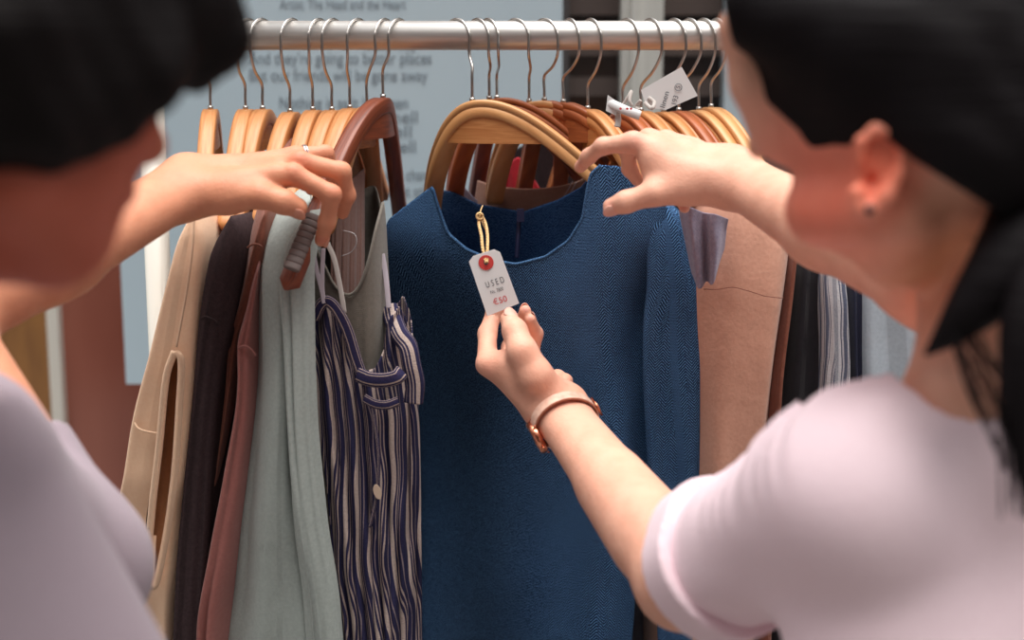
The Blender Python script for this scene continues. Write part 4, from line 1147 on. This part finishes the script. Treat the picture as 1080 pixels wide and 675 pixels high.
sdf_object('body', shapeA, (-0.75, 0.62, 0.55), (0.0, 1.66, 1.75), 0.0021, M['skin1'], personA, paintA, (214, 146, 114), it=1)

# hair of the left person
def hair_post(amp, axis=(1, 0, 0), f=230):
    ax = np.asarray(axis, float)
    def g(p, d):
        s = np.sin(p @ ax*f + 3*np.sin(p[:, 2]*22)) * np.sin(p @ np.roll(ax, 1)*f*0.6 + 1.3)
        return d + amp*s
    return g
hairA = [EL(H(-0.02, 0, 0.038), (0.112, 0.094, 0.088), AX), EL(H(-0.05, 0, -0.01), (0.080, 0.092, 0.075), AX),
         RC(H(0.04, -0.045, 0.070), H(0.100, -0.058, 0.030), 0.042, 0.022), RC(H(0.05, 0.03, 0.080), H(0.110, 0.02, 0.045), 0.042, 0.022), RC(H(0.085, -0.05, 0.05), H(0.105, -0.04, 0.008), 0.024, 0.010),
         RC(P(-20, 122, 0.755), P(40, 130, 0.752), 0.030, 0.026), RC(P(10, 118, 0.765), P(85, 122, 0.770), 0.026, 0.022), RC(P(60, 84, 0.765), P(150, 74, 0.79), 0.032, 0.026), RC(P(100, 30, 0.79), P(196, 20, 0.85), 0.040, 0.024), RC(P(110, 110, 0.775), P(126, 122, 0.78), 0.014, 0.008), RC(H(-0.03, -0.074, 0.0), H(-0.015, -0.076, -0.040), 0.028, 0.014),
         RC(H(-0.07, -0.03, -0.02), H(-0.075, 0.03, -0.04), 0.04, 0.035)]
sdf_object('hair', Shape(hairA, [], k=0.02, post=hair_post(0.0012, (0.3, 0.6, 0.2), 260)), hc - 0.17, hc + 0.19, 0.0032, M['hair1'], personA, it=1, keep=True)

# pale top of the left person
def shell(core, k, infl, cut_planes, wr=0.0, t=0.0045):
    def post(p, d):
        d = d - infl
        if wr:
            d = d + wr*np.sin(p[:, 0]*38 + 6*p[:, 2]+2*np.sin(p[:, 1]*30))*np.sin(p[:, 2]*26 + p[:, 1]*31)
        d = np.maximum(d, -(d + t))
        for (c, n) in cut_planes:
            n = np.asarray(n, float)/np.linalg.norm(n)
            d = np.maximum(d, (p - np.asarray(c)) @ n)
        return d
    return Shape(core, [], k=k, post=post)
torsoA = [RC(shA, P(-60, 500, 1.0), 0.060, 0.070), RC(P(-60, 500, 1.0), P(-280, 560, 0.80), 0.068, 0.060), RC(P(-90, 540, 0.88), P(100, 1000, 0.90), 0.092, 0.135),
          RC(P(20, 620, 1.08), P(70, 980, 1.0), 0.05, 0.09),
          RC(shA, elA*0.45+shA*0.55, 0.060, 0.052), RC(P(-280, 560, 0.80), P(-330, 800, 0.76), 0.06, 0.055), RC(P(-150, 480, 0.88), P(-150, 440, 0.86), 0.06, 0.058)]
cutA = [((P(-80, 415, 0.86)), (0.15, 0.1, 1)), ((0, 0, 0.86), (0, 0, -1))]
dirc = elA - shA
cutA2 = [(shA + dirc*0.42, dirc)]
def postA(p, d):
    d = d - 0.006 + 0.0018*np.sin(p @ V3(24, 20, 18) + 1.4*np.sin(p[:, 2]*15))
    d = np.maximum(d, -(d+0.012))
    for c, n in cutA:
        n = np.asarray(n, float)/np.linalg.norm(n); d = np.maximum(d, (p-np.asarray(c)) @ n)
    n = dirc/np.linalg.norm(dirc)
    near = np.linalg.norm(p - (shA+dirc*0.6), axis=1) < 0.17
    d = np.where(near, np.maximum(d, (p-(shA+dirc*0.42)) @ n), d)
    return d
sdf_object('top', Shape(torsoA, [], k=0.03, post=postA), (-0.80, 0.55, 0.84), (0.05, 1.45, 1.60), 0.004, M['tee_grey'], personA, it=2, keep=True)

def trousers_and_shoes(hip, parent, turn):
    hipL, hipR = hip + turn*0.085, hip - turn*0.085
    legs = [EL(hip+V3(0, 0, 0.0), (0.16, 0.13, 0.12))]
    for hpt in (hipL, hipR):
        kn = hpt + V3(0.0, 0.03, -0.40); an = hpt + V3(0, 0.0, -0.80); an[2] = 0.09
        legs += [RC(hpt, kn, 0.085, 0.062), RC(kn, an, 0.062, 0.050)]
    sdf_object('trousers', Shape(legs, [], k=0.03), (hip[0]-0.4, hip[1]-0.4, 0.02), (hip[0]+0.4, hip[1]+0.4, hip[2]+0.2), 0.009, M['trousers'], parent, it=2)
    for hpt in (hipL, hipR):
        a = V3(hpt[0], hpt[1], 0.05)
        sdf_object('shoe', Shape([RC(a+V3(0, -0.04, 0.0), a+V3(0, 0.16, -0.012), 0.045, 0.034), RC(a, a+V3(0, 0, 0.05), 0.045, 0.042)], [], k=0.02, post=lambda p, d: np.maximum(d, 0.0-p[:, 2])),
                   (a[0]-0.1, a[1]-0.15, -0.01), (a[0]+0.1, a[1]+0.25, 0.2), 0.008, M['shoe'], parent, it=2)
trousers_and_shoes(V3(P(-40, 980, 1.0)[0], 1.0, 0.88), personA, V3(0.5, -0.8, 0))
# finger ring
rp0, rp1 = P(315, 164, 1.533), P(343, 162, 1.545)
rcn = rp0*0.78 + rp1*0.22; d_ = (rp1-rp0)/np.linalg.norm(rp1-rp0)
b1 = np.cross(d_, (0, 0, 1)); b1 /= np.linalg.norm(b1); b2 = np.cross(d_, b1)
th = np.linspace(0, 6.2832, 40)
ring = empty('finger_ring', rcn, 'thin silver ring on the tanned hand resting over the hangers', 'ring')
for off in (-0.0012, 0.0012):
    MB().tube([rcn + d_*off + (b1*math.cos(t)+b2*math.sin(t))*0.0107 for t in th], 0.0008, 8).build('band', M['silver'], ring)

# ================= right woman =================
elB = P(975, 290, 1.20); shB = P(1180, 440, 1.18)
fB = [
    finger([(715, 165, 1.49), (668, 150, 1.490), (636, 154, 1.500), (621, 165, 1.520), (612, 176, 1.535)], [0.0120, 0.0108, 0.0086, 0.0078, 0.0068]),
    finger([(722, 158, 1.505), (684, 147, 1.510), (662, 158, 1.530), (664, 178, 1.545), (672, 190, 1.552)], [0.0115, 0.0108, 0.0088, 0.0080, 0.0070]),
    finger([(730, 156, 1.52), (702, 148, 1.528), (684, 162, 1.548), (688, 184, 1.556), (696, 194, 1.558)], [0.0112, 0.0104, 0.0084, 0.0078, 0.0068]),
    finger([(738, 160, 1.53), (718, 156, 1.545), (706, 176, 1.555), (714, 202, 1.545), (722, 219, 1.530)], [0.0105, 0.0095, 0.0078, 0.0072, 0.0062]),
]
tB = finger([(745, 195, 1.483), (722, 199, 1.474), (690, 204, 1.466), (660, 213, 1.470), (645, 218, 1.478)], [0.017, 0.0165, 0.0128, 0.0112, 0.0092])
wB1, wB2 = P(772, 194, 1.472), P(772, 177, 1.498)
coreB = [RC(wB1, P(690, 166, 1.484), 0.0185, 0.0135), RC(wB2, P(698, 156, 1.508), 0.0175, 0.0125), RC(wB2, P(716, 160, 1.535), 0.0165, 0.0115), RC(wB1, P(708, 190, 1.475), 0.018, 0.0135), RC(P(690, 162, 1.490), P(694, 198, 1.478), 0.0125, 0.0125), RC(wB1, P(735, 195, 1.48), 0.0185, 0.016),
         RC(wB1, P(870, 244, 1.33), 0.0195, 0.033), RC(wB2, P(870, 240, 1.35), 0.0185, 0.030), RC(P(870, 242, 1.34), elB, 0.0345, 0.040), RC(elB, shB, 0.040, 0.055)]
# left hand with the tag
elC = P(722, 612, 1.235); shC = P(905, 515, 1.02)
fC = [
    finger([(548, 400, 1.515), (514, 384, 1.520), (514, 352, 1.560), (522, 326, 1.582), (530, 310, 1.588)], [0.0125, 0.0118, 0.0100, 0.0090, 0.0074]),
    finger([(554, 405, 1.530), (530, 396, 1.545), (538, 366, 1.585), (550, 342, 1.592), (554, 328, 1.582)], [0.0115, 0.0108, 0.0092, 0.0084, 0.0070]),
    finger([(560, 408, 1.540), (546, 402, 1.562), (560, 380, 1.598), (565, 352, 1.594), (559, 337, 1.578)], [0.0112, 0.0102, 0.0086, 0.0080, 0.0068]),
    finger([(570, 412, 1.545), (566, 408, 1.568), (588, 398, 1.590), (596, 402, 1.575), (592, 411, 1.556)], [0.0105, 0.0095, 0.0082, 0.0078, 0.0068]),
]
tC = finger([(578, 412, 1.495), (564, 396, 1.488), (551, 371, 1.490), (543, 349, 1.508), (537, 337, 1.528)], [0.0185, 0.0190, 0.0160, 0.0130, 0.0100])
wC1, wC2 = P(580, 434, 1.500), P(596, 428, 1.512)
coreC = [RC(wC1, P(528, 388, 1.520), 0.0195, 0.0150), RC(wC2, P(545, 398, 1.540), 0.0185, 0.0140), RC(wC1, P(538, 386, 1.510), 0.0195, 0.0165), RC(wC2, P(575, 402, 1.545), 0.0185, 0.0125),
         RC(wC1, elC, 0.0205, 0.0385), RC(wC2, elC, 0.0190, 0.0385), RC(P(648, 516, 1.38), P(690, 568, 1.30), 0.0315, 0.0375), RC(elC, shC, 0.041, 0.056)]
neckB0 = P(1056, 440, 1.04); 
fh = V3(-0.60, 0.68, -0.40); BX = axes_from(fh)
SB = 1.08
earc = P(923, 186, 0.95)
hcB = earc - (BX[0]*-0.012 + BX[1]*0.076 + BX[2]*-0.02)*SB
def G(f, l, u): return hcB + (BX[0]*f + BX[1]*l + BX[2]*u)*SB
torsoB = [RC(shC, P(1050, 480, 1.06), 0.060, 0.066), RC(P(1050, 480, 1.06), shB, 0.066, 0.058), RC(P(1060, 540, 1.08), P(1120, 1020, 1.03), 0.095, 0.125), RC(P(950, 560, 1.04), P(1050, 1000, 1.02), 0.06, 0.09)]
coreBody = coreB + coreC + torsoB + [RC(neckB0, P(1034, 210, 1.04), 0.056, 0.050), RC(P(1030, 420, 1.02), P(1110, 280, 1.04), 0.052, 0.05)]
coreBody += [EL(G(-0.012, 0, 0.018), (0.100, 0.078, 0.088), BX), EL(G(0.028, 0, -0.030), (0.052, 0.054, 0.050), BX),
             RC(G(0.034, 0.008, -0.062), G(0.034, -0.010, -0.062), 0.018, 0.018), RC(G(-0.006, 0.046, -0.046), G(0.032, 0.014, -0.062), 0.019, 0.017), RC(G(-0.006, -0.046, -0.046), G(0.032, -0.014, -0.062), 0.019, 0.017),
             RC(G(0.084, 0, 0.004), G(0.102, 0, -0.024), 0.009, 0.011, k=0.012), EL(G(0.070, 0, -0.046), (0.012, 0.018, 0.008), BX, k=0.01),
             EL(G(0.054, 0.044, -0.020), (0.030, 0.026, 0.028), BX), EL(G(0.050, 0.046, 0.050), (0.040, 0.028, 0.040), BX), EL(G(0.018, 0.050, -0.032), (0.032, 0.022, 0.026), BX), EL(P(801, 152, 1.07), (0.009, 0.010, 0.011), k=0.007), EL(G(0.060, -0.038, -0.032), (0.024, 0.022, 0.022), BX)]
coreBody += [RC(P(781, 30, 1.04), P(797, 88, 1.045), 0.0165, 0.0165, k=0.012), RC(P(797, 88, 1.045), P(822, 146, 1.05), 0.0165, 0.014, k=0.012)]
# ears with a rim, a hollow and a lobe
EX = axes_from(V3(-0.93, 0.22, 0.08))    # rows: towards face, outwards(left), up
def EE(f, l, u): return earc + EX[0]*f + EX[1]*l + EX[2]*u
outw = -1 if EX[1][1] > 0 else 1
rim = []
prs = [(0.010, 0.010), (0.012, 0.022), (0.004, 0.031), (-0.008, 0.031), (-0.016, 0.020), (-0.015, 0.004), (-0.009, -0.012), (0.000, -0.024), (0.007, -0.022), (0.010, -0.012)]
for i in range(len(prs)-1):
    rim.append(RC(EE(prs[i][0], outw*0.006, prs[i][1]), EE(prs[i+1][0], outw*0.006, prs[i+1][1]), 0.0042 if i < 6 else 0.0062, 0.0042 if i < 5 else 0.0066, k=0.003))
ear_base = [EL(EE(-0.001, -outw*0.002, 0.004), (0.015, 0.007, 0.027), EX, k=0.010)]
otherear = [EL(G(-0.01, -0.080, -0.02), (0.016, 0.008, 0.028), BX, k=0.006)]
cutsB = [(EL(G(0.090, 0.031, 0.002), (0.016, 0.016, 0.010), BX), 0.012), (EL(G(0.090, -0.031, 0.002), (0.016, 0.016, 0.010), BX), 0.012),
         (EL(EE(0.000, outw*0.010, 0.010), (0.009, 0.007, 0.015), EX), 0.004), (EL(EE(0.002, outw*0.009, -0.003), (0.0045, 0.012, 0.007), EX), 0.003)]
shapeB = Shape(coreBody + ear_base + rim + otherear, fB + [(0.010, tB)] + fC + [(0.010, tC)], k=0.020, kb=0.009, cuts=cutsB)
personB = empty('person', (P(1110, 900, 1.03)[0], 1.03, 0), 'dark-haired woman at right in a pale pink shirt, looking down at the tag', 'person')
paintB = [(P(537, 331, 1.508), 0.0075, (236, 190, 176), 0.8), (P(554, 325, 1.575), 0.006, (214, 150, 140), 0.6), (P(559, 333, 1.57), 0.006, (214, 150, 140), 0.6),
          (P(645, 219, 1.469), 0.010, (232, 150, 136), 0.6, 1.0), (P(612, 174, 1.528), 0.010, (226, 140, 124), 0.5, 1.0), (P(668, 148, 1.48), 0.016, (232, 158, 142), 0.4, 1.0),
          (P(516, 386, 1.508), 0.02, (224, 142, 120), 0.35, 1.0), (P(721, 218, 1.523), 0.008, (220, 120, 110), 0.7, 1.0),
          (P(860, 205, 0.99), 0.095, (250, 134, 108), 0.95, 0.8), (P(925, 172, 0.94), 0.045, (250, 116, 84), 0.85, 1.0), (P(1000, 260, 1.0), 0.09, (232, 146, 104), 0.8, 0.8), (P(911, 290, 1.27), 0.0016, (70, 40, 34), 1.0), (P(657, 482, 1.405), 0.0014, (120, 70, 56), 1.0)]  # cheek patch: warm bounce light on the face put into skin colour
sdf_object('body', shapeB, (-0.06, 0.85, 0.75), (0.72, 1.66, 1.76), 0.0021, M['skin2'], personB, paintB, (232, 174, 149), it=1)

# hair: cap swept back over the ear, ponytail over the shoulder, loose strands
hairB = [EL(G(-0.025, 0, 0.040), (0.106, 0.088, 0.086), BX), EL(G(0.045, 0.0, 0.060), (0.062, 0.080, 0.056), BX), RC(P(800, 10, 1.02), P(900, 40, 0.99), 0.030, 0.045), EL(G(-0.05, 0, -0.02), (0.070, 0.082, 0.060), BX),
         RC(P(1010, 60, 1.0), P(1110, 130, 1.02), 0.085, 0.070), RC(P(1110, 130, 1.02), P(1150, 200, 0.98), 0.06, 0.045)]
hl = np.array([(700, -60), (757, -25), (768, 30), (780, 68), (797, 98), (842, 138), (872, 192), (890, 168), (903, 146), (925, 138), (960, 166), (1040, 216), (1100, 262), (1200, 330)], float)
hlp = np.array([P(x, y, 0.955) for x, y in hl])
_hp = hair_post(0.0012, (0.5, 0.4, 0.1), 280)
def hair_cut(p, d):
    d = _hp(p, d)
    q = p - CAM
    zz = q @ _fw
    hx_ = 540 + F*(q @ _rt)/zz; hy_ = 337.5 - F*(q @ _up)/zz
    lim = np.interp(hx_, hl[:, 0], hl[:, 1])
    return np.maximum(d, (hy_ - lim)*zz/F*0.75)
sdf_object('hair', Shape(hairB, [], k=0.03, post=hair_cut), hcB - V3(0.2, 0.2, 0.2), hcB + V3(0.32, 0.22, 0.2), 0.0032, M['hair2'], personB, it=1, keep=True)
pt = spline([P(1130, 150, 1.0), P(1110, 215, 0.96), P(1070, 275, 0.93), (P(1030, 320, 0.925)), P(1000, 352, 0.93), P(976, 374, 0.94)], 50)
pr = np.interp(np.linspace(0, 1, 50), [0, 0.25, 0.5, 0.75, 1], [0.045, 0.036, 0.024, 0.012, 0.0015])
MB().tube(pt, pr, 18).build('ponytail', M['hair2'], personB)
pt = spline([P(1120, 230, 0.93), P(1088, 320, 0.90), P(1076, 400, 0.89), P(1078, 470, 0.89), P(1082, 545, 0.89)], 40)
pr = np.interp(np.linspace(0, 1, 40), [0, 0.3, 0.6, 0.85, 1], [0.022, 0.017, 0.011, 0.005, 0.001])
MB().tube(pt, pr, 14).build('hair_lock', M['hair2'], personB)
rs = np.random.RandomState(5)
strands = MB()
for i in range(34):
    o1 = rs.uniform(-10, 10); e1 = rs.uniform(-22, 30)
    a = [P(1065+o1, 262, 0.93), P(1022+o1, 318, 0.92), P(1018+o1+e1*0.4, 360, 0.915), P(1040+e1, 410, 0.91), P(1066+e1*0.7, 470+rs.uniform(-30, 30), 0.905)]
    strands.tube(spline(a, 22), 0.00055, 4)
for i in range(24):
    o1 = rs.uniform(-12, 12)
    a = [P(1100+o1, 240, 0.92), P(1072+o1, 330, 0.90), P(1064+o1, 420, 0.89), P(1070+o1*1.4, 500+rs.uniform(-20, 50), 0.885)]
    strands.tube(spline(a, 22), 0.0006, 4)
for i in range(14):   # wisps on the nape
    o1 = rs.uniform(0, 60)
    a = [P(955+o1, 165+o1*0.35, 1.0), P(972+o1*0.9, 200+o1*0.3, 0.985), P(978+o1*0.8, 235+o1*0.3, 0.985)]
    strands.tube(spline(a, 12), 0.0005, 4)
so = strands.build('loose_strands', M['hair2'], personB); so['kind'] = 'stuff'

# shirt
nB = [RC(shC, elC*0.74+shC*0.26, 0.062, 0.056), RC(shB, elB*0.4+shB*0.6, 0.060, 0.055)]
shirtcore = [RC(shC, P(1050, 480, 1.06), 0.064, 0.072), RC(P(1050, 480, 1.06), shB, 0.072, 0.062), RC(P(1060, 540, 1.08), P(1120, 1020, 1.03), 0.108, 0.15), RC(P(930, 580, 1.04), P(1010, 1000, 1.02), 0.075, 0.11),
             RC(P(960, 440, 1.04), P(1040, 452, 1.02), 0.045, 0.052)] + nB
dirB = elC - shC; dirB2 = elB - shB
def postB(p, d):
    w = 0.0016*np.sin(p @ V3(26, 18, 22) + 1.5*np.sin(p[:, 2]*14))
    t = (p - shC) @ (dirB/np.linalg.norm(dirB))
    q = p - shC - t[:, None]*(dirB/np.linalg.norm(dirB))
    m_ = np.exp(-((t-0.04)/0.13)**2)*np.clip(q[:, 2]/0.05, 0, 1)
    w = w + m_*0.0032*np.sin(t*230 + 14*q[:, 1] + 2*np.sin(t*60))
    m2 = np.exp(-((t-0.16)/0.08)**2)
    w = w + m2*0.0016*np.sin(p @ V3(90, 40, -50))
    d = d - 0.005 + w
    d = np.maximum(d, -(d+0.012))
    ncen = P(1030, 380, 1.03)
    neck = RC(ncen, P(1010, 200, 1.04), 0.066, 0.066).d(p)
    d = np.maximum(d, -neck)
    n = dirB/np.linalg.norm(dirB)
    near = np.linalg.norm(p - elC, axis=1) < 0.17
    d = np.where(near, np.maximum(d, (p-(shC+dirB*0.78)) @ n), d)
    n2 = dirB2/np.linalg.norm(dirB2)
    near = np.linalg.norm(p - elB, axis=1) < 0.20
    d = np.where(near, np.maximum(d, (p-(shB+dirB2*0.35)) @ n2), d)
    return np.maximum(d, 0.86-p[:, 2])
sdf_object('shirt', Shape(shirtcore, [], k=0.035, post=postB), (0.08, 0.80, 0.84), (0.80, 1.45, 1.62), 0.0038, M['tee_pink'], personB, it=2, keep=True)
# turned-up cuff
cn = dirB/np.linalg.norm(dirB)
def postC(p, d):
    d = d - 0.0135 + 0.0015*np.sin(p @ V3(50, 60, 40))
    d = np.maximum(d, -(d+0.012))
    t = (p-shC) @ cn; L_ = np.linalg.norm(dirB)
    return np.maximum(np.maximum(d, t - L_*0.80), L_*0.66 - t)
sdf_object('turned_up_cuff', Shape([RC(shC, elC*0.84+shC*0.16, 0.064, 0.0575)], [], post=postC), elC-0.16, shC+0.16 if False else np.maximum(elC, shC)+0.1, 0.0028, M['tee_pink'], personB, it=2, keep=True)
trousers_and_shoes(V3(P(1120, 1020, 1.03)[0], 1.03, 0.86), personB, V3(0.45, 0.85, 0))
# fingernails
M['nail'] = base_mat('fingernail', (226, 168, 150), 0.35, 0, 0.5)
M['nail_tan'] = base_mat('tanned_fingernail', (208, 142, 116), 0.3)
def nail_patch(parent, c, axis, normal, w=0.0056, l=0.0068, t=0.0016):
    axis = np.asarray(axis, float); axis /= np.linalg.norm(axis)
    normal = np.asarray(normal, float); normal -= axis*np.dot(normal, axis); normal /= np.linalg.norm(normal)
    side = np.cross(axis, normal)
    v = []; f = []; nu_, nv_ = 16, 6
    for i in range(nv_+1):
        r_ = i/nv_
        for j in range(nu_):
            a = 2*math.pi*j/nu_
            x = r_*math.cos(a); y = r_*math.sin(a)
            h = t*(1-0.25*r_*r_) - 0.0032*x*x
            v.append(np.asarray(c) + side*x*w + axis*y*l*(1.0 if y > 0 else 0.9) + normal*h)
    for i in range(nv_):
        for j in range(nu_):
            f.append((i*nu_+j, i*nu_+(j+1) % nu_, (i+1)*nu_+(j+1) % nu_, (i+1)*nu_+j))
    o = mesh('fingernail', v, f, M['nail_tan'] if parent is personA else M['nail'], parent)
    sm = o.modifiers.new('thickness', 'SOLIDIFY'); sm.thickness = 0.0006
def tipnail(parent, j, r, normal, back=0.001):
    a = P(*j[-2]); b = P(*j[-1]); ax = (b-a)/np.linalg.norm(b-a)
    n = np.asarray(normal, float); n -= ax*np.dot(n, ax); n /= np.linalg.norm(n)
    nail_patch(parent, b - ax*back + n*(r-0.0011), ax, n, w=r*0.78, l=r*0.95)
tipnail(personB, [(543, 349, 1.508), (537, 337, 1.528)], 0.0100, (0.35, -0.9, 0.3))
tipnail(personB, [(550, 342, 1.592), (554, 328, 1.582)], 0.0070, (0.1, -0.1, 1))
tipnail(personB, [(565, 352, 1.594), (559, 337, 1.578)], 0.0068, (0.2, -0.1, 1))
tipnail(personB, [(660, 213, 1.470), (645, 218, 1.478)], 0.0092, (-0.3, -0.5, -0.5))
tipnail(personA, [(345, 234, 1.500), (339, 253, 1.515)], 0.0076, (0.9, -0.3, 0))
tipnail(personA, [(299, 213, 1.474), (314, 219, 1.482)], 0.0105, (0.5, -0.2, -0.8))
# earring stud
e = EE(0.001, outw*0.014, -0.021)
st = empty('ear_stud', e, 'small dark round stud on the woman\'s earlobe', 'earring')
mb = MB(); 
for (r0, r1, z0, z1) in ((0.0, 0.0025, -0.002, -0.001), ): pass
nrm_ = EX[1]*outw
mb.tube([e - nrm_*0.004, e - nrm_*0.001, e + nrm_*0.0012, e + nrm_*0.002], [0.0012, 0.0032, 0.0032, 0.0012], 14).build('stud', base_mat('dark_stone', (50, 26, 34), 0.2), st)

# wristwatch
wc = (P(590, 447, 1.488))
fa = (P(645, 519, 1.37) - (wC1+wC2)/2); fa /= np.linalg.norm(fa)         # along the forearm, towards elbow
wcen = (wC1+wC2)/2 + fa*0.025
wv = P(556, 462, 1.484) - wcen; wv -= fa*np.dot(wv, fa); wv /= np.linalg.norm(wv)   # towards the dial
wu = np.cross(fa, wv)
watch = empty('wristwatch', wcen, 'rose gold wristwatch with a blush leather strap on the fair left wrist', 'wristwatch')
th = np.linspace(0.42, 2*math.pi-0.42, 70)
def skin_r(a, off=0.0):
    """distance from the wrist axis to the skin in direction a"""
    d = wv*math.cos(a) + wu*math.sin(a)
    q = wcen + fa*off
    t = np.linspace(0.012, 0.06, 120)
    e = shapeB.ev(q + t[:, None]*d)
    i = int(np.argmax(e > 0))
    return t[i]
def strap(lift, hw, t, th):
    v = []; f = []
    r0 = np.array([max(skin_r(a, -0.006), skin_r(a, 0.006), skin_r(a)) for a in th])
    r0 = np.convolve(np.r_[[r0[0]]*9, r0, [r0[-1]]*9], np.ones(19)/19, 'valid') + 0.0016 + lift
    for i, a in enumerate(th):
        d = wv*math.cos(a) + wu*math.sin(a)
        for (w_, o_) in ((-hw, 0), (hw, 0), (hw, t), (-hw, t)):
            v.append(wcen + d*(r0[i]+o_) + fa*w_)
    for i in range(len(th)-1):
        for q in range(4):
            f.append((i*4+q, i*4+(q+1) % 4, (i+1)*4+(q+1) % 4, (i+1)*4+q))
    f += [(3, 2, 1, 0), tuple((len(th)-1)*4+q for q in range(4))]
    m = MB(); m.add(v, f); return m
R1 = skin_r(0)+0.001; print('wrist', R1, skin_r(1.57), skin_r(3.14), skin_r(4.7))
strap(0.0, 0.0062, 0.0020, th).build('strap', M['leather'], watch, False)
m = strap(-0.0004, 0.0067, 0.0012, th); m.build('strap_edge', M['leather_edge'], watch, False)
cc = wcen + wv*(R1+0.001)
def cyl(c, ax, r, h, mat, name, parent, n=40, bev=0.0):
    pts = [c, c+ax*h*0.15, c+ax*h*0.85, c+ax*h] if bev else [c, c+ax*h]
    rr = [r-bev, r, r, r-bev] if bev else [r, r]
    return MB().tube(pts, rr, n).build(name, mat, parent)
cyl(cc - wv*0.003, wv, 0.0190, 0.0082, M['rose'], 'case', watch, bev=0.0012)
cyl(cc + wv*0.0046, wv, 0.0168, 0.0005, M['dial'], 'dial', watch)
cyl(cc + wv*0.0053, wv, 0.0166, 0.0006, M['glass'], 'crystal', watch)
cyl(cc + wv*0.001 + fa*0.0190, fa, 0.0022, 0.003, M['rose'], 'crown', watch, 12)
for sgn in (-1, 1):
    for w_ in (-0.0066, 0.0066):
        a = cc + wu*sgn*0.0165 + fa*w_ + wv*0.001
        MB().tube([a, a + wu*sgn*0.005 - wv*0.004], [0.0012, 0.0010], 8).build('lug', M['rose'], watch)
for h_ in (0.0, 0.45):
    t = 0.0052
    a = wcen + wv*t - wv*0.022 + fa*0
hnd = cc + wv*0.0052
MB().tube([hnd, hnd+wu*0.008+fa*0.003], 0.0004, 6).build('hour_hand', M['rose'], watch)
MB().tube([hnd, hnd-wu*0.003+fa*0.010], 0.0003, 6).build('minute_hand', M['rose'], watch)
# buckle on the far side of the strap
bc = P(621, 435, 1.50)
def sang(a, o_, w_): return wcen + (wv*math.cos(a) + wu*math.sin(a))*(skin_r(a)+0.0012+o_) + fa*w_
best = min(np.linspace(0.5, 5.8, 80), key=lambda a: np.linalg.norm(np.array(proj(sang(a, 0.003, 0))) - np.array([621, 433])) + (0 if sang(a, 0, 0)[1] < wcen[1] + 0.01 else 40))
fr = [sang(best-0.16, 0.0045, -0.009), sang(best+0.16, 0.0045, -0.009), sang(best+0.16, 0.0045, 0.009), sang(best-0.16, 0.0045, 0.009), sang(best-0.16, 0.0045, -0.009)]
MB().tube(np.array(fr), 0.0011, 8).build('buckle', M['rose'], watch)

# ------------------------------------------------------------------ sub-parts under their parts
SUB = {'ferrule': 'hook', 'lettering': 'board', 'dial': 'case', 'crystal': 'case', 'crown': 'case', 'lug': 'case', 'hour_hand': 'case', 'minute_hand': 'case',
       'strap_edge': 'strap', 'buckle': 'strap', 'eyelet': 'card', 'eyelet_hole': 'card', 'stamped_letters': 'card', 'small_print': 'card', 'stamped_price': 'card',
       'handwriting': 'card', 'circled_mark': 'card', 'red_print': 'paper_roll', 'turned_up_cuff': 'shirt', 'ponytail': 'hair', 'hair_lock': 'hair', 'loose_strands': 'hair', 'fingernail': 'body',
       'neckline_edge': 'front_panel', 'button': 'front_panel', 'button_placket': 'front_panel', 'neck_binding': 'front_panel', 'zip_pull': 'zip', 'sleeve_seam': 'body',
       'pocket_edge': 'body', 'armhole_hem': 'body', 'shoulder_seam': 'body', 'waist_seam': 'body', 'grip_rib': 'arch', 'white_stitching': 'panel'}
def stem(n): return n.split('.')[0]
for root in [o for o in sc.objects if o.parent is None and o.children]:
    kids = list(root.children)
    by = {}
    for k in kids: by.setdefault(stem(k.name), k)
    for k in kids:
        p = by.get(SUB.get(stem(k.name)))
        if p is not None and p is not k:
            k.parent = p
            k.matrix_parent_inverse = Matrix.Identity(4)
